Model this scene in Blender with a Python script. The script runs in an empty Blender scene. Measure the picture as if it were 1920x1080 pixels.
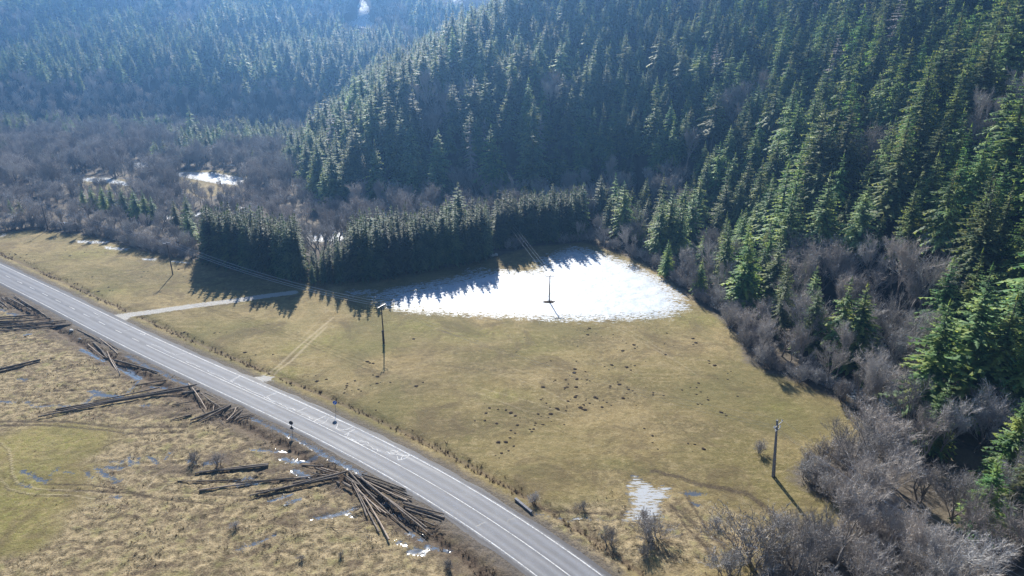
import bpy, math, random
import numpy as np
from mathutils import Vector, Matrix

# ------------------------------------------------------------------ camera
sc = bpy.context.scene
F, CX, CY, CAMH, PITCH = 1280.0, 960.0, 540.0, 67.0, math.radians(20.95)
SP, CP = math.sin(PITCH), math.cos(PITCH)
cam_d = bpy.data.cameras.new("camera"); cam = bpy.data.objects.new("camera", cam_d)
sc.collection.objects.link(cam)
cam.location = (0, 0, CAMH); cam.rotation_euler = (math.pi/2 - PITCH, 0, 0)
cam_d.sensor_width = 36; cam_d.lens = 24; cam_d.clip_start = 0.5; cam_d.clip_end = 6000
sc.camera = cam

# ------------------------------------------------------------------ light
SUN_EL, SUN_AZ = math.radians(33), math.radians(-10)      # azimuth measured from +Y towards +X
w = bpy.data.worlds.new("World"); sc.world = w; w.use_nodes = True
nt = w.node_tree; nt.nodes.clear()
sky = nt.nodes.new('ShaderNodeTexSky'); sky.sky_type = 'NISHITA'; sky.sun_disc = False
sky.sun_elevation = SUN_EL; sky.sun_rotation = SUN_AZ
sky.air_density = 1.0; sky.dust_density = 0.2; sky.ozone_density = 4.0
bg = nt.nodes.new('ShaderNodeBackground'); bg.inputs[1].default_value = 0.06
wo = nt.nodes.new('ShaderNodeOutputWorld')
nt.links.new(sky.outputs[0], bg.inputs[0]); nt.links.new(bg.outputs[0], wo.inputs[0])
sun_d = bpy.data.lights.new("sun", 'SUN'); sun = bpy.data.objects.new("sun", sun_d); sc.collection.objects.link(sun)
sun_d.energy = 5.0; sun_d.angle = math.radians(0.5); sun_d.color = (1.0, 0.95, 0.86)
sd = Vector((math.sin(SUN_AZ)*math.cos(SUN_EL), math.cos(SUN_AZ)*math.cos(SUN_EL), math.sin(SUN_EL)))
sun.rotation_euler = (-sd).to_track_quat('-Z', 'Y').to_euler()
sc.view_settings.view_transform = 'Standard'; sc.view_settings.look = 'None'
sc.view_settings.exposure = 1.2; sc.view_settings.gamma = 1
sc.cycles.max_bounces = 5; sc.cycles.diffuse_bounces = 2; sc.cycles.glossy_bounces = 2
sc.cycles.transmission_bounces = 2; sc.cycles.volume_bounces = 0; sc.cycles.transparent_max_bounces = 8
sc.cycles.sample_clamp_indirect = 3; sc.cycles.use_denoising = True; sc.cycles.denoising_prefilter = 'NONE'; sc.cycles.denoising_input_passes = 'RGB_ALBEDO_NORMAL'; sc.cycles.use_adaptive_sampling = False
HAZE_DENSITY, HAZE_COL, HAZE_G = 0.00040, (0.22, 0.50, 1.0), 0.74

rng = np.random.default_rng(7); random.seed(7)
COL = sc.collection

# ------------------------------------------------------------------ helpers
def g(px, py, z=0.0):
    """place on the valley floor that stands at this spot of the survey picture"""
    u, v = (px-CX)/F, (py-CY)/F
    d = (CAMH - z)/(SP + v*CP)
    return (u*d, d*(CP - v*SP))
def G(pts, z=0.0): return [g(a, b, z) for a, b in pts]
def Z4(ox, oy, s, pts): return [(ox + a/s, oy + b/s) for a, b in pts]
def project(x, y, z):
    dz = z - CAMH
    depth = y*CP - dz*SP
    depth = np.where(np.abs(depth) < 1e-3, 1e-3, depth)
    return CX + F*x/depth, CY - F*(y*SP + dz*CP)/depth, depth

def _hash(ix, iy, seed):
    h = (ix.astype(np.int64)*374761393 + iy.astype(np.int64)*668265263 + seed*982451653) & 0xFFFFFFFF
    h = ((h ^ (h >> 13))*1274126177) & 0xFFFFFFFF
    h = h ^ (h >> 16)
    return (h & 0xFFFFFF)/float(0xFFFFFF)
def vnoise(x, y, seed=0):
    x = np.asarray(x, float); y = np.asarray(y, float)
    ix, iy = np.floor(x), np.floor(y); fx, fy = x-ix, y-iy
    fx = fx*fx*(3-2*fx); fy = fy*fy*(3-2*fy)
    a, b = _hash(ix, iy, seed), _hash(ix+1, iy, seed); c, d = _hash(ix, iy+1, seed), _hash(ix+1, iy+1, seed)
    return (a*(1-fx)+b*fx)*(1-fy) + (c*(1-fx)+d*fx)*fy
def fbm(x, y, seed=0, octs=4):
    s = 0; a = 1; n = 0
    for k in range(octs):
        s = s + a*vnoise(x*2**k, y*2**k, seed+k*17); n += a; a *= .5
    return s/n
def sstep(a, b, x):
    t = np.clip((x-a)/(b-a), 0, 1); return t*t*(3-2*t)

def seg_dist(px, py, pts, closed=False):
    d = np.full(np.shape(px), 1e9)
    n = len(pts); rngs = range(n if closed else n-1)
    for i in rngs:
        ax, ay = pts[i]; bx, by = pts[(i+1) % n]
        vx, vy = bx-ax, by-ay; L = vx*vx+vy*vy+1e-12
        t = np.clip(((px-ax)*vx+(py-ay)*vy)/L, 0, 1)
        d = np.minimum(d, np.hypot(px-ax-t*vx, py-ay-t*vy))
    return d
def inside(px, py, pts):
    c = np.zeros(np.shape(px), bool); n = len(pts); j = n-1
    for i in range(n):
        xi, yi = pts[i]; xj, yj = pts[j]
        if yi != yj:
            c ^= ((yi > py) != (yj > py)) & (px < (xj-xi)*(py-yi)/(yj-yi)+xi)
        j = i
    return c
def poly_sd(px, py, pts):                     # positive inside
    d = seg_dist(px, py, pts, True)
    return np.where(inside(px, py, pts), d, -d)

# ------------------------------------------------------------------ survey lines
ROAD_U = [(0,499),(95,540),(190,591-3),(262,620),(350,659),(448,703.5),(518,736),(577,763.6),(612,779),(665,802),(770,851.5),(800,865),(855,894),(911,926),(955,952),(1008,990),(1050,1024),(1092,1058),(1117,1080)]
ROAD_L = [(0,532.5),(25,545),(92,577),(125,592),(200,630),(262,661),(325,690),(400,725),(460,756),(530,791),(582,820),(654,858),(721,894),(777,924),(832,957),(869,979),(911,1008),(956,1042),(994,1078)]
ZR = 0.14
def road_fit():
    U, L = G(ROAD_U, ZR), G(ROAD_L, ZR)
    # straight far part, smooth bend in the near part: centre as y -> x polynomial
    P = np.array(U); Q = np.array(L)
    pu = np.polyfit(P[:,0], P[:,1], 4); pl = np.polyfit(Q[:,0], Q[:,1], 4)
    return pu, pl, P, Q
PU, PL, _P, _Q = road_fit()
xs = np.linspace(-128, 22, 260)
cy = (np.polyval(PU, xs) + np.polyval(PL, xs))/2
centre = np.stack([xs, cy], 1)
# extend with tangents both ways
def ext(c, n, step, bend):
    out = [c[-1]]; d = c[-1]-c[-4]; a = math.atan2(d[1], d[0])
    for i in range(n):
        a += bend; out.append(out[-1] + step*np.array([math.cos(a), math.sin(a)]))
    return np.array(out[1:])
centre = np.vstack([ext(centre[::-1], 60, 4, 0.0)[::-1], centre, ext(centre, 30, 3, -0.012)])
# resample evenly
sl = np.r_[0, np.cumsum(np.hypot(*np.diff(centre, axis=0).T))]
ss = np.arange(0, sl[-1], 1.0)
centre = np.stack([np.interp(ss, sl, centre[:,0]), np.interp(ss, sl, centre[:,1])], 1)
for _ in range(30):
    centre[1:-1] = (centre[:-2]+2*centre[1:-1]+centre[2:])/4
tan = np.gradient(centre, axis=0); tan /= np.hypot(tan[:,0], tan[:,1])[:,None]
nrm = np.stack([-tan[:,1], tan[:,0]], 1)      # points to the meadow side
HW = 3.15                                     # half width between the edge lines

SNOW = G([(690,556),(705,567),(740,582),(800,589),(860,592),(930,596),(1000,600),(1060,603),(1120,603),(1200,600),(1255,596),(1298,577),(1280,550),(1240,520),(1180,492),(1120,470),(1080,461),(1050,466),(1025,478),(1001,489),(1003,506),(975,507),(928,504),(880,511),(840,521),(790,530),(735,539),(712,548)])
SNOW_SMALL = [G(p) for p in [
    [(140,450),(205,452),(204,457),(143,456)], [(190,461),(245,465),(240,470),(200,468)], [(262,484),(296,484),(292,489),(268,488)],
    [(0,439),(15,438),(12,443),(0,444)], [(648,545),(705,543),(715,550),(650,556)], [(320,488),(360,491),(355,494),(322,492)],
    [(870,507),(905,500),(910,504),(880,512)],
    [(328,322),(400,323),(462,334),(455,348),(410,345),(350,334),(330,330)],
    [(130,332),(200,333),(245,342),(240,350),(200,343),(140,339)], [(240,305),(275,304),(270,318),(246,314)],
    [(0,400),(30,398),(35,408),(0,408)], [(90,415),(150,417),(148,425),(90,422)],
    [(1500,690),(1560,700),(1640,735),(1700,770),(1650,775),(1560,730),(1500,705)], [(300,402),(330,404),(322,412),(305,410)],
    [(570,432),(640,430),(660,452),(580,455)]]]
POND = G([(1000,965),(1060,968),(1120,971),(1160,975),(1172,960),(1180,948),(1175,930),(1173,905),(1190,888),(1205,898),(1225,908),(1262,911),(1262,930),(1240,944),(1247,970),(1220,981),(1190,979),(1120,976),(1060,974),(1030,970)])
POND2 = [G(p) for p in [[(1270,922),(1300,920),(1325,926),(1300,932)],[(1290,940),(1320,945),(1305,952)],[(1398,1015),(1420,1022),(1418,1030),(1400,1024)]]]
def w1(pts): return Z4(0, 540, 4, pts)
def w2(pts): return Z4(0, 780, 3.6, pts)
def w3(pts): return Z4(360, 780, 3.6, pts)
def w5(pts): return Z4(800, 780, 3.6, pts)
WATER = [(w1([(610,460),(690,495),(780,545)]),.5),(w1([(870,575),(960,620),(1040,675)]),.75),(w1([(960,515),(1050,565),(1120,600),(1230,640)]),.35),
 (w1([(1240,650),(1300,690),(1400,725)]),.3),(w1([(690,770),(760,800),(900,815)]),.6),(w1([(1140,740),(1230,740)]),.45),(w1([(640,860),(720,790)]),.35),(w1([(960,780),(1040,700)]),.25),
 (w1([(340,255),(385,250)]),.35),(w1([(190,350),(230,345)]),.4),(w1([(130,680),(200,692)]),.3),(w1([(0,850),(110,855)]),.3),(w1([(190,850),(260,890),(400,880),(560,885)]),.25),(w1([(1060,880),(1110,880)]),.3),
 (w1([(0,160),(40,170)]),.4),(w1([(60,190),(150,205)]),.4),(w1([(410,298),(455,300)]),.4),
 (w3([(390,10),(520,70),(650,130),(800,210)]),.3),(w3([(800,210),(900,270),(1000,320),(1060,350),(1160,400)]),.42),(w3([(620,290),(700,310),(830,280)]),.5),(w3([(400,225),(520,235),(640,240)]),.25),
 (w3([(690,370),(780,410)]),.55),(w3([(280,435),(420,410)]),.3),(w3([(300,465),(440,455)]),.35),(w3([(530,570),(660,530)]),.35),(w3([(640,595),(740,550)]),.35),(w3([(830,690),(960,670),(1110,620)]),.35),(w3([(1000,640),(1090,680)]),.25),
 (w3([(1290,580),(1380,600)]),.25),(w3([(1360,650),(1460,700)]),.25),(w3([(1470,780),(1560,830)]),.4),(w3([(1400,850),(1440,870)]),.3),(w3([(1480,915),(1560,915)]),.55),(w3([(1590,880),(1650,890),(1735,900)]),.35),(w3([(330,895),(400,875),(560,800)]),.18),
 (w2([(150,370),(240,420),(320,440)]),.35),(w2([(650,345),(720,400),(800,440)]),.35),(w2([(872,272),(885,330)]),.35),(w2([(935,285),(925,320)]),.3),(w2([(1000,270),(1060,315)]),.3),(w2([(720,345),(820,350)]),.4),(w2([(760,305),(830,310)]),.3),
 (w2([(350,395),(385,355)]),.2),(w2([(450,375),(495,385)]),.2),(w2([(575,375),(620,410)]),.25),(w2([(1260,300),(1320,310)]),.3),(w2([(1380,320),(1460,310)]),.4),(w2([(1110,290),(1160,240)]),.18),(w2([(1600,900),(1720,860)]),.25),
 (w2([(130,455),(200,480)]),.25),(w2([(760,545),(800,550)]),.3)]
RUT = [(w2([(0,175),(60,225),(78,300),(85,390),(120,450),(250,490),(520,505),(700,520)]),.28,-1),(w2([(0,420),(60,490),(200,525),(500,535),(640,560),(760,600)]),.25,-1),
 (w2([(0,185),(50,240),(66,310),(72,400),(105,462),(240,497),(500,512)]),.2,1),(w2([(0,432),(55,500),(200,535),(480,543)]),.2,1),
 (w2([(910,370),(870,430),(830,490)]),.2,-1),(w2([(1005,370),(940,470)]),.25,-1),(w2([(1060,380),(990,500)]),.25,-1),(w2([(1170,420),(1060,520)]),.25,-1),
 (w2([(0,40),(440,38),(850,80),(1250,75)]),.5,1),(w2([(0,65),(300,60),(700,95),(900,120),(1220,110)]),.45,1),(w2([(700,210),(860,140)]),.2,1),(w2([(350,200),(640,140)]),.15,1),
 (w2([(250,460),(600,465),(850,500),(1000,545),(1230,575)]),.3,1),(w2([(500,500),(700,510),(900,520),(1100,560)]),.35,1),(w2([(760,440),(900,530),(1000,550)]),.25,1),(w2([(650,345),(760,470)]),.2,1),
 (w2([(1250,520),(1700,540)]),.3,1),(w2([(1280,450),(1728,420)]),.5,1),(w2([(1250,400),(1600,370)]),.35,1),(w2([(1100,560),(1500,600)]),.25,1),(w2([(600,690),(760,690)]),.3,1),
 (w1([(0,1000),(500,1000),(900,1050),(1400,1040)]),.5,1),(w1([(250,860),(600,850),(900,830)]),.3,1),(w1([(350,780),(700,760)]),.25,1),(w1([(700,690),(900,670),(1200,690)]),.35,1),(w1([(400,620),(560,590)]),.4,1),(w1([(460,330),(560,400),(700,460),(830,540)]),.6,1),
 (w1([(860,540),(1180,640)]),.4,1),(w1([(1270,970),(1480,930)]),.6,1),(w1([(1500,1000),(1870,960)]),.7,1),(w1([(0,260),(540,270)]),1.0,1),(w1([(60,90),(380,240)]),.7,1),(w1([(300,940),(1500,745)]),.8,1),
 (w3([(330,575),(700,500),(980,440)]),.5,1),(w3([(200,440),(600,440),(1000,395)]),.6,1),(w3([(1080,430),(1300,650),(1500,760)]),1.2,1),(w3([(1100,420),(1500,560)]),1.0,1),(w3([(1420,600),(1720,700)]),.8,1),(w3([(1600,860),(1872,880)]),.6,1),
 (w3([(1380,760),(1500,830),(1620,860)]),.4,1),
 (w5([(1520,370),(1700,410),(1850,470)]),.8,1),(w5([(700,600),(900,640),(1250,665)]),.5,1),(w5([(1700,640),(1800,720),(1960,840),(2150,980)]),.7,1),(w5([(1650,600),(1760,760),(1900,900)]),.4,1),
 (w5([(250,900),(330,980),(430,1070)]),.6,1),(w5([(1450,730),(1560,900)]),.35,1),
 ([(1300,905),(1400,925),(1480,985),(1590,1060),(1640,1080)],.9,1),([(1285,925),(1330,1000),(1400,1060)],.5,1)]
TRACK = G([(205,596),(240,591),(280,586),(318,580),(370,573),(440,564),(500,555),(548,549)])
TRACK2 = [G([(488,706),(520,688),(560,650),(600,616),(625,595)]), G([(497,710),(545,678),(580,643),(612,613)])]
STREAKS = [G(p) for p in [[(900,727),(1000,755),(1078,782)],[(890,735),(980,768),(1060,790)],[(930,700),(1010,725),(1070,757)],[(1140,605),(1200,640),(1290,690)],[(1155,603),(1230,650),(1310,705)],[(960,690),(1050,720)],[(600,600),(560,640)]]]
TURNS = [G([(985,500),(1040,496),(1075,490),(1095,478),(1080,468),(1050,470)]),G([(1000,494),(1050,488),(1080,478)]),G([(735,560),(770,548),(830,535),(900,520),(930,508)]),G([(700,566),(760,556),(840,540)]),G([(720,556),(800,541),(845,545),(820,556)]),
         G([(1110,576),(1150,566),(1200,558),(1230,549)]),G([(1200,557),(1250,562),(1290,567)])]
GREENS = [((40,940),130,110),((480,615),90,14),((880,625),90,14),((620,640),60,22),((560,655),45,18),((690,650),60,14),((530,700),40,14),((170,475),60,14),((200,545),60,10),((90,830),150,45),((40,900),150,60),((20,1000),110,60),((1020,640),60,20),((770,610),70,14),((1160,870),40,12),((950,740),50,14),((1310,600),60,15),((1470,765),40,18)]
BARE_EDGE = G([(-60,440),(60,432),(150,440),(220,458),(300,480),(385,492),(480,505),(575,530),(700,522),(800,508),(915,486),(1000,462),(1095,455),(1150,472),(1200,492),(1245,520),(1290,557),(1340,592),(1378,630),(1395,680),(1440,700),(1500,720),(1560,748),(1620,788)])

# ------------------------------------------------------------------ terrain
FOOT_A = [(-60,900),(-75,620),(-100,500),(-125,400),(-113,322),(-76,258),(-12,254),(30,252),(55,236),(64,205),(66,170),(73,143),(80,120),(84,96),(92,60),(102,0),(120,-200),(900,-200),(900,900)]
def terrain(x, y):
    x = np.asarray(x, float); y = np.asarray(y, float)
    dA = poly_sd(x, y, FOOT_A) + 10*(fbm(x/45., y/45., 3, 3)-.5)
    A = 0.64*np.where(dA > 0, dA, 0) ; A = A*sstep(-2, 26, dA) + 0
    A = A + sstep(15, 60, dA)*14*(fbm(x/70.+3, y/70., 11, 3)-.5)
    dB = (y - 440) + 0.12*(x+200) + 26*(fbm(x/80., y/80., 21, 3)-.5)
    B = 0.40*np.clip(dB, 0, None)*sstep(-5, 60, dB) + sstep(20, 120, dB)*46*(fbm(x/95., y/120., 31, 3)-.5)
    # gully running up the far hill
    z = np.maximum(A, B); k = 10.0
    z = z + np.where(np.abs(A-B) < k, (k-np.abs(A-B))**2/(4*k), 0)*(z > 4)
    z = np.where(z > 95, 95+55*(1-np.exp(-(z-95)/55.)), z)
    return z, dA, dB

def axis(parts):
    out = []
    for a, b, s in parts: out += list(np.arange(a, b, s))
    return np.array(out + [parts[-1][1]], float)
GX = axis([(-900,-360,12),(-360,-200,3),(-200,-120,.9),(-120,-78,.45),(-78,82,.3),(82,130,1.2),(130,320,3),(320,800,15)])
GY = axis([(-180,40,8),(40,66,1.0),(66,150,.3),(150,215,.5),(215,340,1.1),(340,700,4),(700,1300,15)])
X, Y = np.meshgrid(GX, GY); shp = X.shape
x, y = X.ravel(), Y.ravel()
z, dA, dB = terrain(x, y)
def local(fn, pts, rad, default):
    """evaluate fn only near the given points"""
    a = np.array(pts); m = (x > a[:,0].min()-rad) & (x < a[:,0].max()+rad) & (y > a[:,1].min()-rad) & (y < a[:,1].max()+rad)
    out = np.full(x.shape, default, float); idx = np.nonzero(m)[0]
    if len(idx): out[idx] = fn(x[idx], y[idx])
    return out
d_road = local(lambda a, b: seg_dist(a, b, [tuple(p) for p in centre[::3]]), centre, 30, 99.)
side = np.zeros_like(x)
ii = np.nonzero(d_road < 60)[0]
# marsh side = below/left of the road
yr = np.interp(x, centre[:,0], centre[:,1]); marsh = ((y < yr) & (x < 40)).astype(float)
s1 = local(lambda a, b: poly_sd(a, b, SNOW), SNOW, 8, -8.)
fray = np.where(s1 > -7.9, 1., 0.)
for p in SNOW_SMALL: s1 = np.maximum(s1, local(lambda a, b: poly_sd(a, b, p)-.1, p, 5, -8.))
_u, _v, _ = project(x, y, z); _c = 1-np.minimum(np.hypot((_u-680)/11, (_v-26)/26), np.hypot((_u-676)/24, (_v-46)/7))-.9*(fbm(x/7., y/7., 71, 3)-.5); s1 = np.where((y > 430) & (_c > -.5), np.maximum(s1, _c*6), s1)
wet = local(lambda a, b: poly_sd(a, b, POND), POND, 4, -4.)
ice = np.clip(wet, -1, 1)
for p in POND2: wet = np.maximum(wet, local(lambda a, b: poly_sd(a, b, p), p, 4, -4.))
for pts, hw in WATER:
    P = G(pts); wet = np.maximum(wet, local(lambda a, b: hw*1.15-seg_dist(a, b, P), P, 4, -4.))
dark = np.zeros_like(x); pale = np.zeros_like(x)
for pts, hw, s in RUT:
    hw = hw*(.72 if s < 0 else .9); P = G(pts); q = (.62 if s < 0 else 1)*local(lambda a, b: np.exp(-(seg_dist(a, b, P)/(hw*1.1))**2), P, 4, 0.)
    if s > 0: dark = np.maximum(dark, q)
    else: pale = np.maximum(pale, q)
tr = local(lambda a, b: 1.4-seg_dist(a, b, TRACK), TRACK, 6, -4.)
_j = g(222, 597); tr = np.maximum(tr, 2.6-np.hypot(x-_j[0], y-_j[1]))
_j = g(495, 710); tr = np.maximum(tr, 1.0-np.hypot((x-_j[0])*.6, y-_j[1])+1.1*(fbm(x/.8, y/.8, 88, 3)-.5))
for P in TRACK2: pale = np.maximum(pale, .58*local(lambda a, b: np.exp(-(seg_dist(a, b, P)/.45)**2), P, 4, 0.))
for P in STREAKS: pale = np.maximum(pale, .36*local(lambda a, b: np.exp(-(seg_dist(a, b, P)/.4)**2), P, 4, 0.))
turn = np.zeros_like(x)
for P in TURNS:
    q = local(lambda a, b: seg_dist(a, b, P), P, 4, 9.)
    turn = np.maximum(turn, np.exp(-(np.abs(q-.7)/.22)**2))
green = np.zeros_like(x)
for (c, rx, ry) in GREENS:
    a = g(*c); b = g(c[0]+rx, c[1]); e = g(c[0], c[1]-ry)
    green = np.maximum(green, np.exp(-(((x-a[0])/abs(b[0]-a[0]))**2 + ((y-a[1])/abs(e[1]-a[1]))**2)))
# woodland floor: beyond the meadow's edge line, and the thicket at the lower right
EDGE_POLY = BARE_EDGE + G([(1600,835),(1530,850),(1480,880),(1478,905),(1560,945),(1610,985),(1530,1010),(1470,1015),(1430,1050),(1405,1090),(1440,1300)]) + [(60,30),(-300,30),(-330,200)]
wood = local(lambda a, b: -poly_sd(a, b, EDGE_POLY), EDGE_POLY, 25, 25.)
for p in [G([(326,322),(400,318),(466,328),(472,345),(440,368),(415,362),(385,374),(350,362),(330,345)]), G([(128,328),(250,338),(245,360),(132,352)])]: wood = np.minimum(wood, local(lambda a, b: -3*poly_sd(a, b, p), p, 6, 25.))
# relief of the floor
tus = fbm(x/1.1, y/.9, 51, 3)
flat = np.exp(-np.clip(z, 0, 50)/3)
rough = marsh*(1-np.exp(-np.clip(green, 0, 1)*1.2)*0)*(1-.75*np.clip(green*1.4, 0, 1))
se = g(1200,1000); rough = np.maximum(rough, .8*np.exp(-((x-se[0])/26)**2-((y-se[1])/10)**2)); rough = np.maximum(rough, .6*sstep(0, 3, wood))
relief = rough*(0.34*(tus-.45) + .16*(vnoise(x/.55, y/.5, 77)-.5)) + (1-rough)*.05*(fbm(x/2.5, y/2., 61, 3)-.5)
relief -= .10*dark*rough + .04*pale*0
relief = np.where(wet > -.15, np.minimum(relief, -.06), relief)
relief -= .16*sstep(-.2, .3, wet)*0
nearroad = 1-sstep(3.6, 5.6, d_road)
bank = (1-sstep(4.6, 8.5, d_road))
ditch = np.exp(-((d_road-8.0)/1.0)**2)*(.35*(1-marsh)+.35*marsh)
z = z + (relief*(1-nearroad) - ditch)*flat + .10*bank*flat - .0
z = np.where(d_road < 4.3, .085, z)
z = np.where((tr > -.5) & (d_road > 4.3), .05, z)

me = bpy.data.meshes.new("ground")
ny, nx = shp
idx = np.arange(nx*ny).reshape(ny, nx)
q = np.stack([idx[:-1,:-1], idx[:-1,1:], idx[1:,1:], idx[1:,:-1]], -1).reshape(-1, 4)
me.vertices.add(nx*ny); me.vertices.foreach_set('co', np.stack([x, y, z], 1).astype(np.float32).ravel())
me.loops.add(q.size); me.loops.foreach_set('vertex_index', q.ravel().astype(np.int32))
me.polygons.add(len(q)); me.polygons.foreach_set('loop_start', (np.arange(len(q))*4).astype(np.int32))
me.polygons.foreach_set('loop_total', np.full(len(q), 4, np.int32))
me.polygons.foreach_set('use_smooth', np.ones(len(q), bool))
me.update(calc_edges=True)
def attr(n, v):
    a = me.attributes.new(n, 'FLOAT', 'POINT'); a.data.foreach_set('value', v.astype(np.float32))
mud = np.zeros_like(x)
for (c, rx, ry) in [((700,920),95,45),((430,790),60,18),((60,605),90,26),((560,890),110,26),((300,770),170,18),((520,880),90,18),((420,860),90,30),((250,700),60,12),((200,640),60,22),((600,960),70,22),((350,745),90,14),((890,1030),60,30),((330,880),120,20)]:
    a = g(*c); b = g(c[0]+rx, c[1]); e = g(c[0], c[1]-ry); mud = np.maximum(mud, .8*np.exp(-(((x-a[0])/abs(b[0]-a[0]))**2 + ((y-a[1])/abs(e[1]-a[1]))**2)))
attr('mud', mud)
brown = np.zeros_like(x)
for (c, rx, ry) in [((1150,740),130,22),((1190,880),150,22),((900,690),90,16),((760,720),90,18),((1010,770),110,16),((1280,800),110,24),((480,620),60,10),((300,520),70,8),((860,800),90,20),((1080,640),110,12),((640,740),50,18),((1150,900),120,14)]:
    a = g(*c); b = g(c[0]+rx, c[1]); e = g(c[0], c[1]-ry); brown = np.maximum(brown, np.exp(-(((x-a[0])/abs(b[0]-a[0]))**2 + ((y-a[1])/abs(e[1]-a[1]))**2)))
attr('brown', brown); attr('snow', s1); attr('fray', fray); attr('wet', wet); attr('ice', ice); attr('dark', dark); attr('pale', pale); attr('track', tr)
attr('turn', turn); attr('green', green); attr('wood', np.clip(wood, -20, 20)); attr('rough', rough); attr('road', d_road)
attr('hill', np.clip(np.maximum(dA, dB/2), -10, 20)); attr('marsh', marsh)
ground = bpy.data.objects.new("ground", me); COL.objects.link(ground); ground['kind'] = 'structure'

# ------------------------------------------------------------------ node helper
class NT:
    def __init__(s, name):
        s.m = bpy.data.materials.new(name); s.m.use_nodes = True; s.t = s.m.node_tree; s.t.nodes.clear()
        s.out = s.t.nodes.new('ShaderNodeOutputMaterial')
    def n(s, typ, **kw):
        o = s.t.nodes.new(typ)
        for k, v in kw.items(): setattr(o, k, v)
        return o
    def set(s, sock, v):
        if hasattr(v, 'is_linked') or isinstance(v, bpy.types.NodeSocket): s.t.links.new(v, sock)
        elif isinstance(v, tuple) and len(v) == 3 and sock.type == 'RGBA': sock.default_value = (*v, 1)
        else: sock.default_value = v
    def math(s, op, a, b=0.0, c=None, clamp=False):
        o = s.n('ShaderNodeMath', operation=op); o.use_clamp = clamp
        s.set(o.inputs[0], a); s.set(o.inputs[1], b)
        if c is not None: s.set(o.inputs[2], c)
        return o.outputs[0]
    def mix(s, f, a, b):
        o = s.n('ShaderNodeMix', data_type='RGBA')
        s.set(o.inputs[0], f); s.set(o.inputs[6], a); s.set(o.inputs[7], b); return o.outputs[2]
    def mul(s, a, b):
        o = s.n('ShaderNodeMix', data_type='RGBA', blend_type='MULTIPLY'); o.inputs[0].default_value = 1
        s.set(o.inputs[6], a); s.set(o.inputs[7], b); return o.outputs[2]
    def noise(s, scale, detail=4, rough=.55, vec=None, dist=0.):
        o = s.n('ShaderNodeTexNoise'); o.inputs['Scale'].default_value = scale; o.inputs['Detail'].default_value = detail
        o.inputs['Roughness'].default_value = rough; o.inputs['Distortion'].default_value = dist
        s.set(o.inputs['Vector'], vec if vec is not None else s.pos()); return o.outputs['Fac']
    def pos(s):
        if not hasattr(s, '_p'): s._p = s.n('ShaderNodeNewGeometry').outputs['Position']
        return s._p
    def obj(s):
        if not hasattr(s, '_o'): s._o = s.n('ShaderNodeTexCoord').outputs['Object']
        return s._o
    def mapv(s, vec, scale, rot=0.):
        o = s.n('ShaderNodeMapping'); s.set(o.inputs['Vector'], vec); o.inputs['Scale'].default_value = scale
        o.inputs['Rotation'].default_value = (0, 0, rot); return o.outputs[0]
    def ramp(s, f, a, b, c0=0.0, c1=1.0):
        o = s.n('ShaderNodeMapRange'); s.set(o.inputs[0], f); o.inputs[1].default_value = a; o.inputs[2].default_value = b
        o.inputs[3].default_value = c0; o.inputs[4].default_value = c1; return o.outputs[0]
    def att(s, name):
        o = s.n('ShaderNodeAttribute'); o.attribute_name = name; return o.outputs['Fac']
    def rnd(s): return s.n('ShaderNodeObjectInfo').outputs['Random']
    def bsdf(s, col, rough=.8, spec=.3, normal=None, **kw):
        o = s.n('ShaderNodeBsdfPrincipled'); s.set(o.inputs['Base Color'], col); s.set(o.inputs['Roughness'], rough)
        s.set(o.inputs['Specular IOR Level'], spec)
        if normal is not None: s.set(o.inputs['Normal'], normal)
        for k, v in kw.items(): s.set(o.inputs[k], v)
        return o.outputs[0]
    def bump(s, h, dist=.05, strength=1.0):
        o = s.n('ShaderNodeBump'); s.set(o.inputs['Height'], h); o.inputs['Distance'].default_value = dist
        s.set(o.inputs['Strength'], strength); return o.outputs[0]
    def done(s, sh): s.t.links.new(sh, s.out.inputs[0]); return s.m

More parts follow.
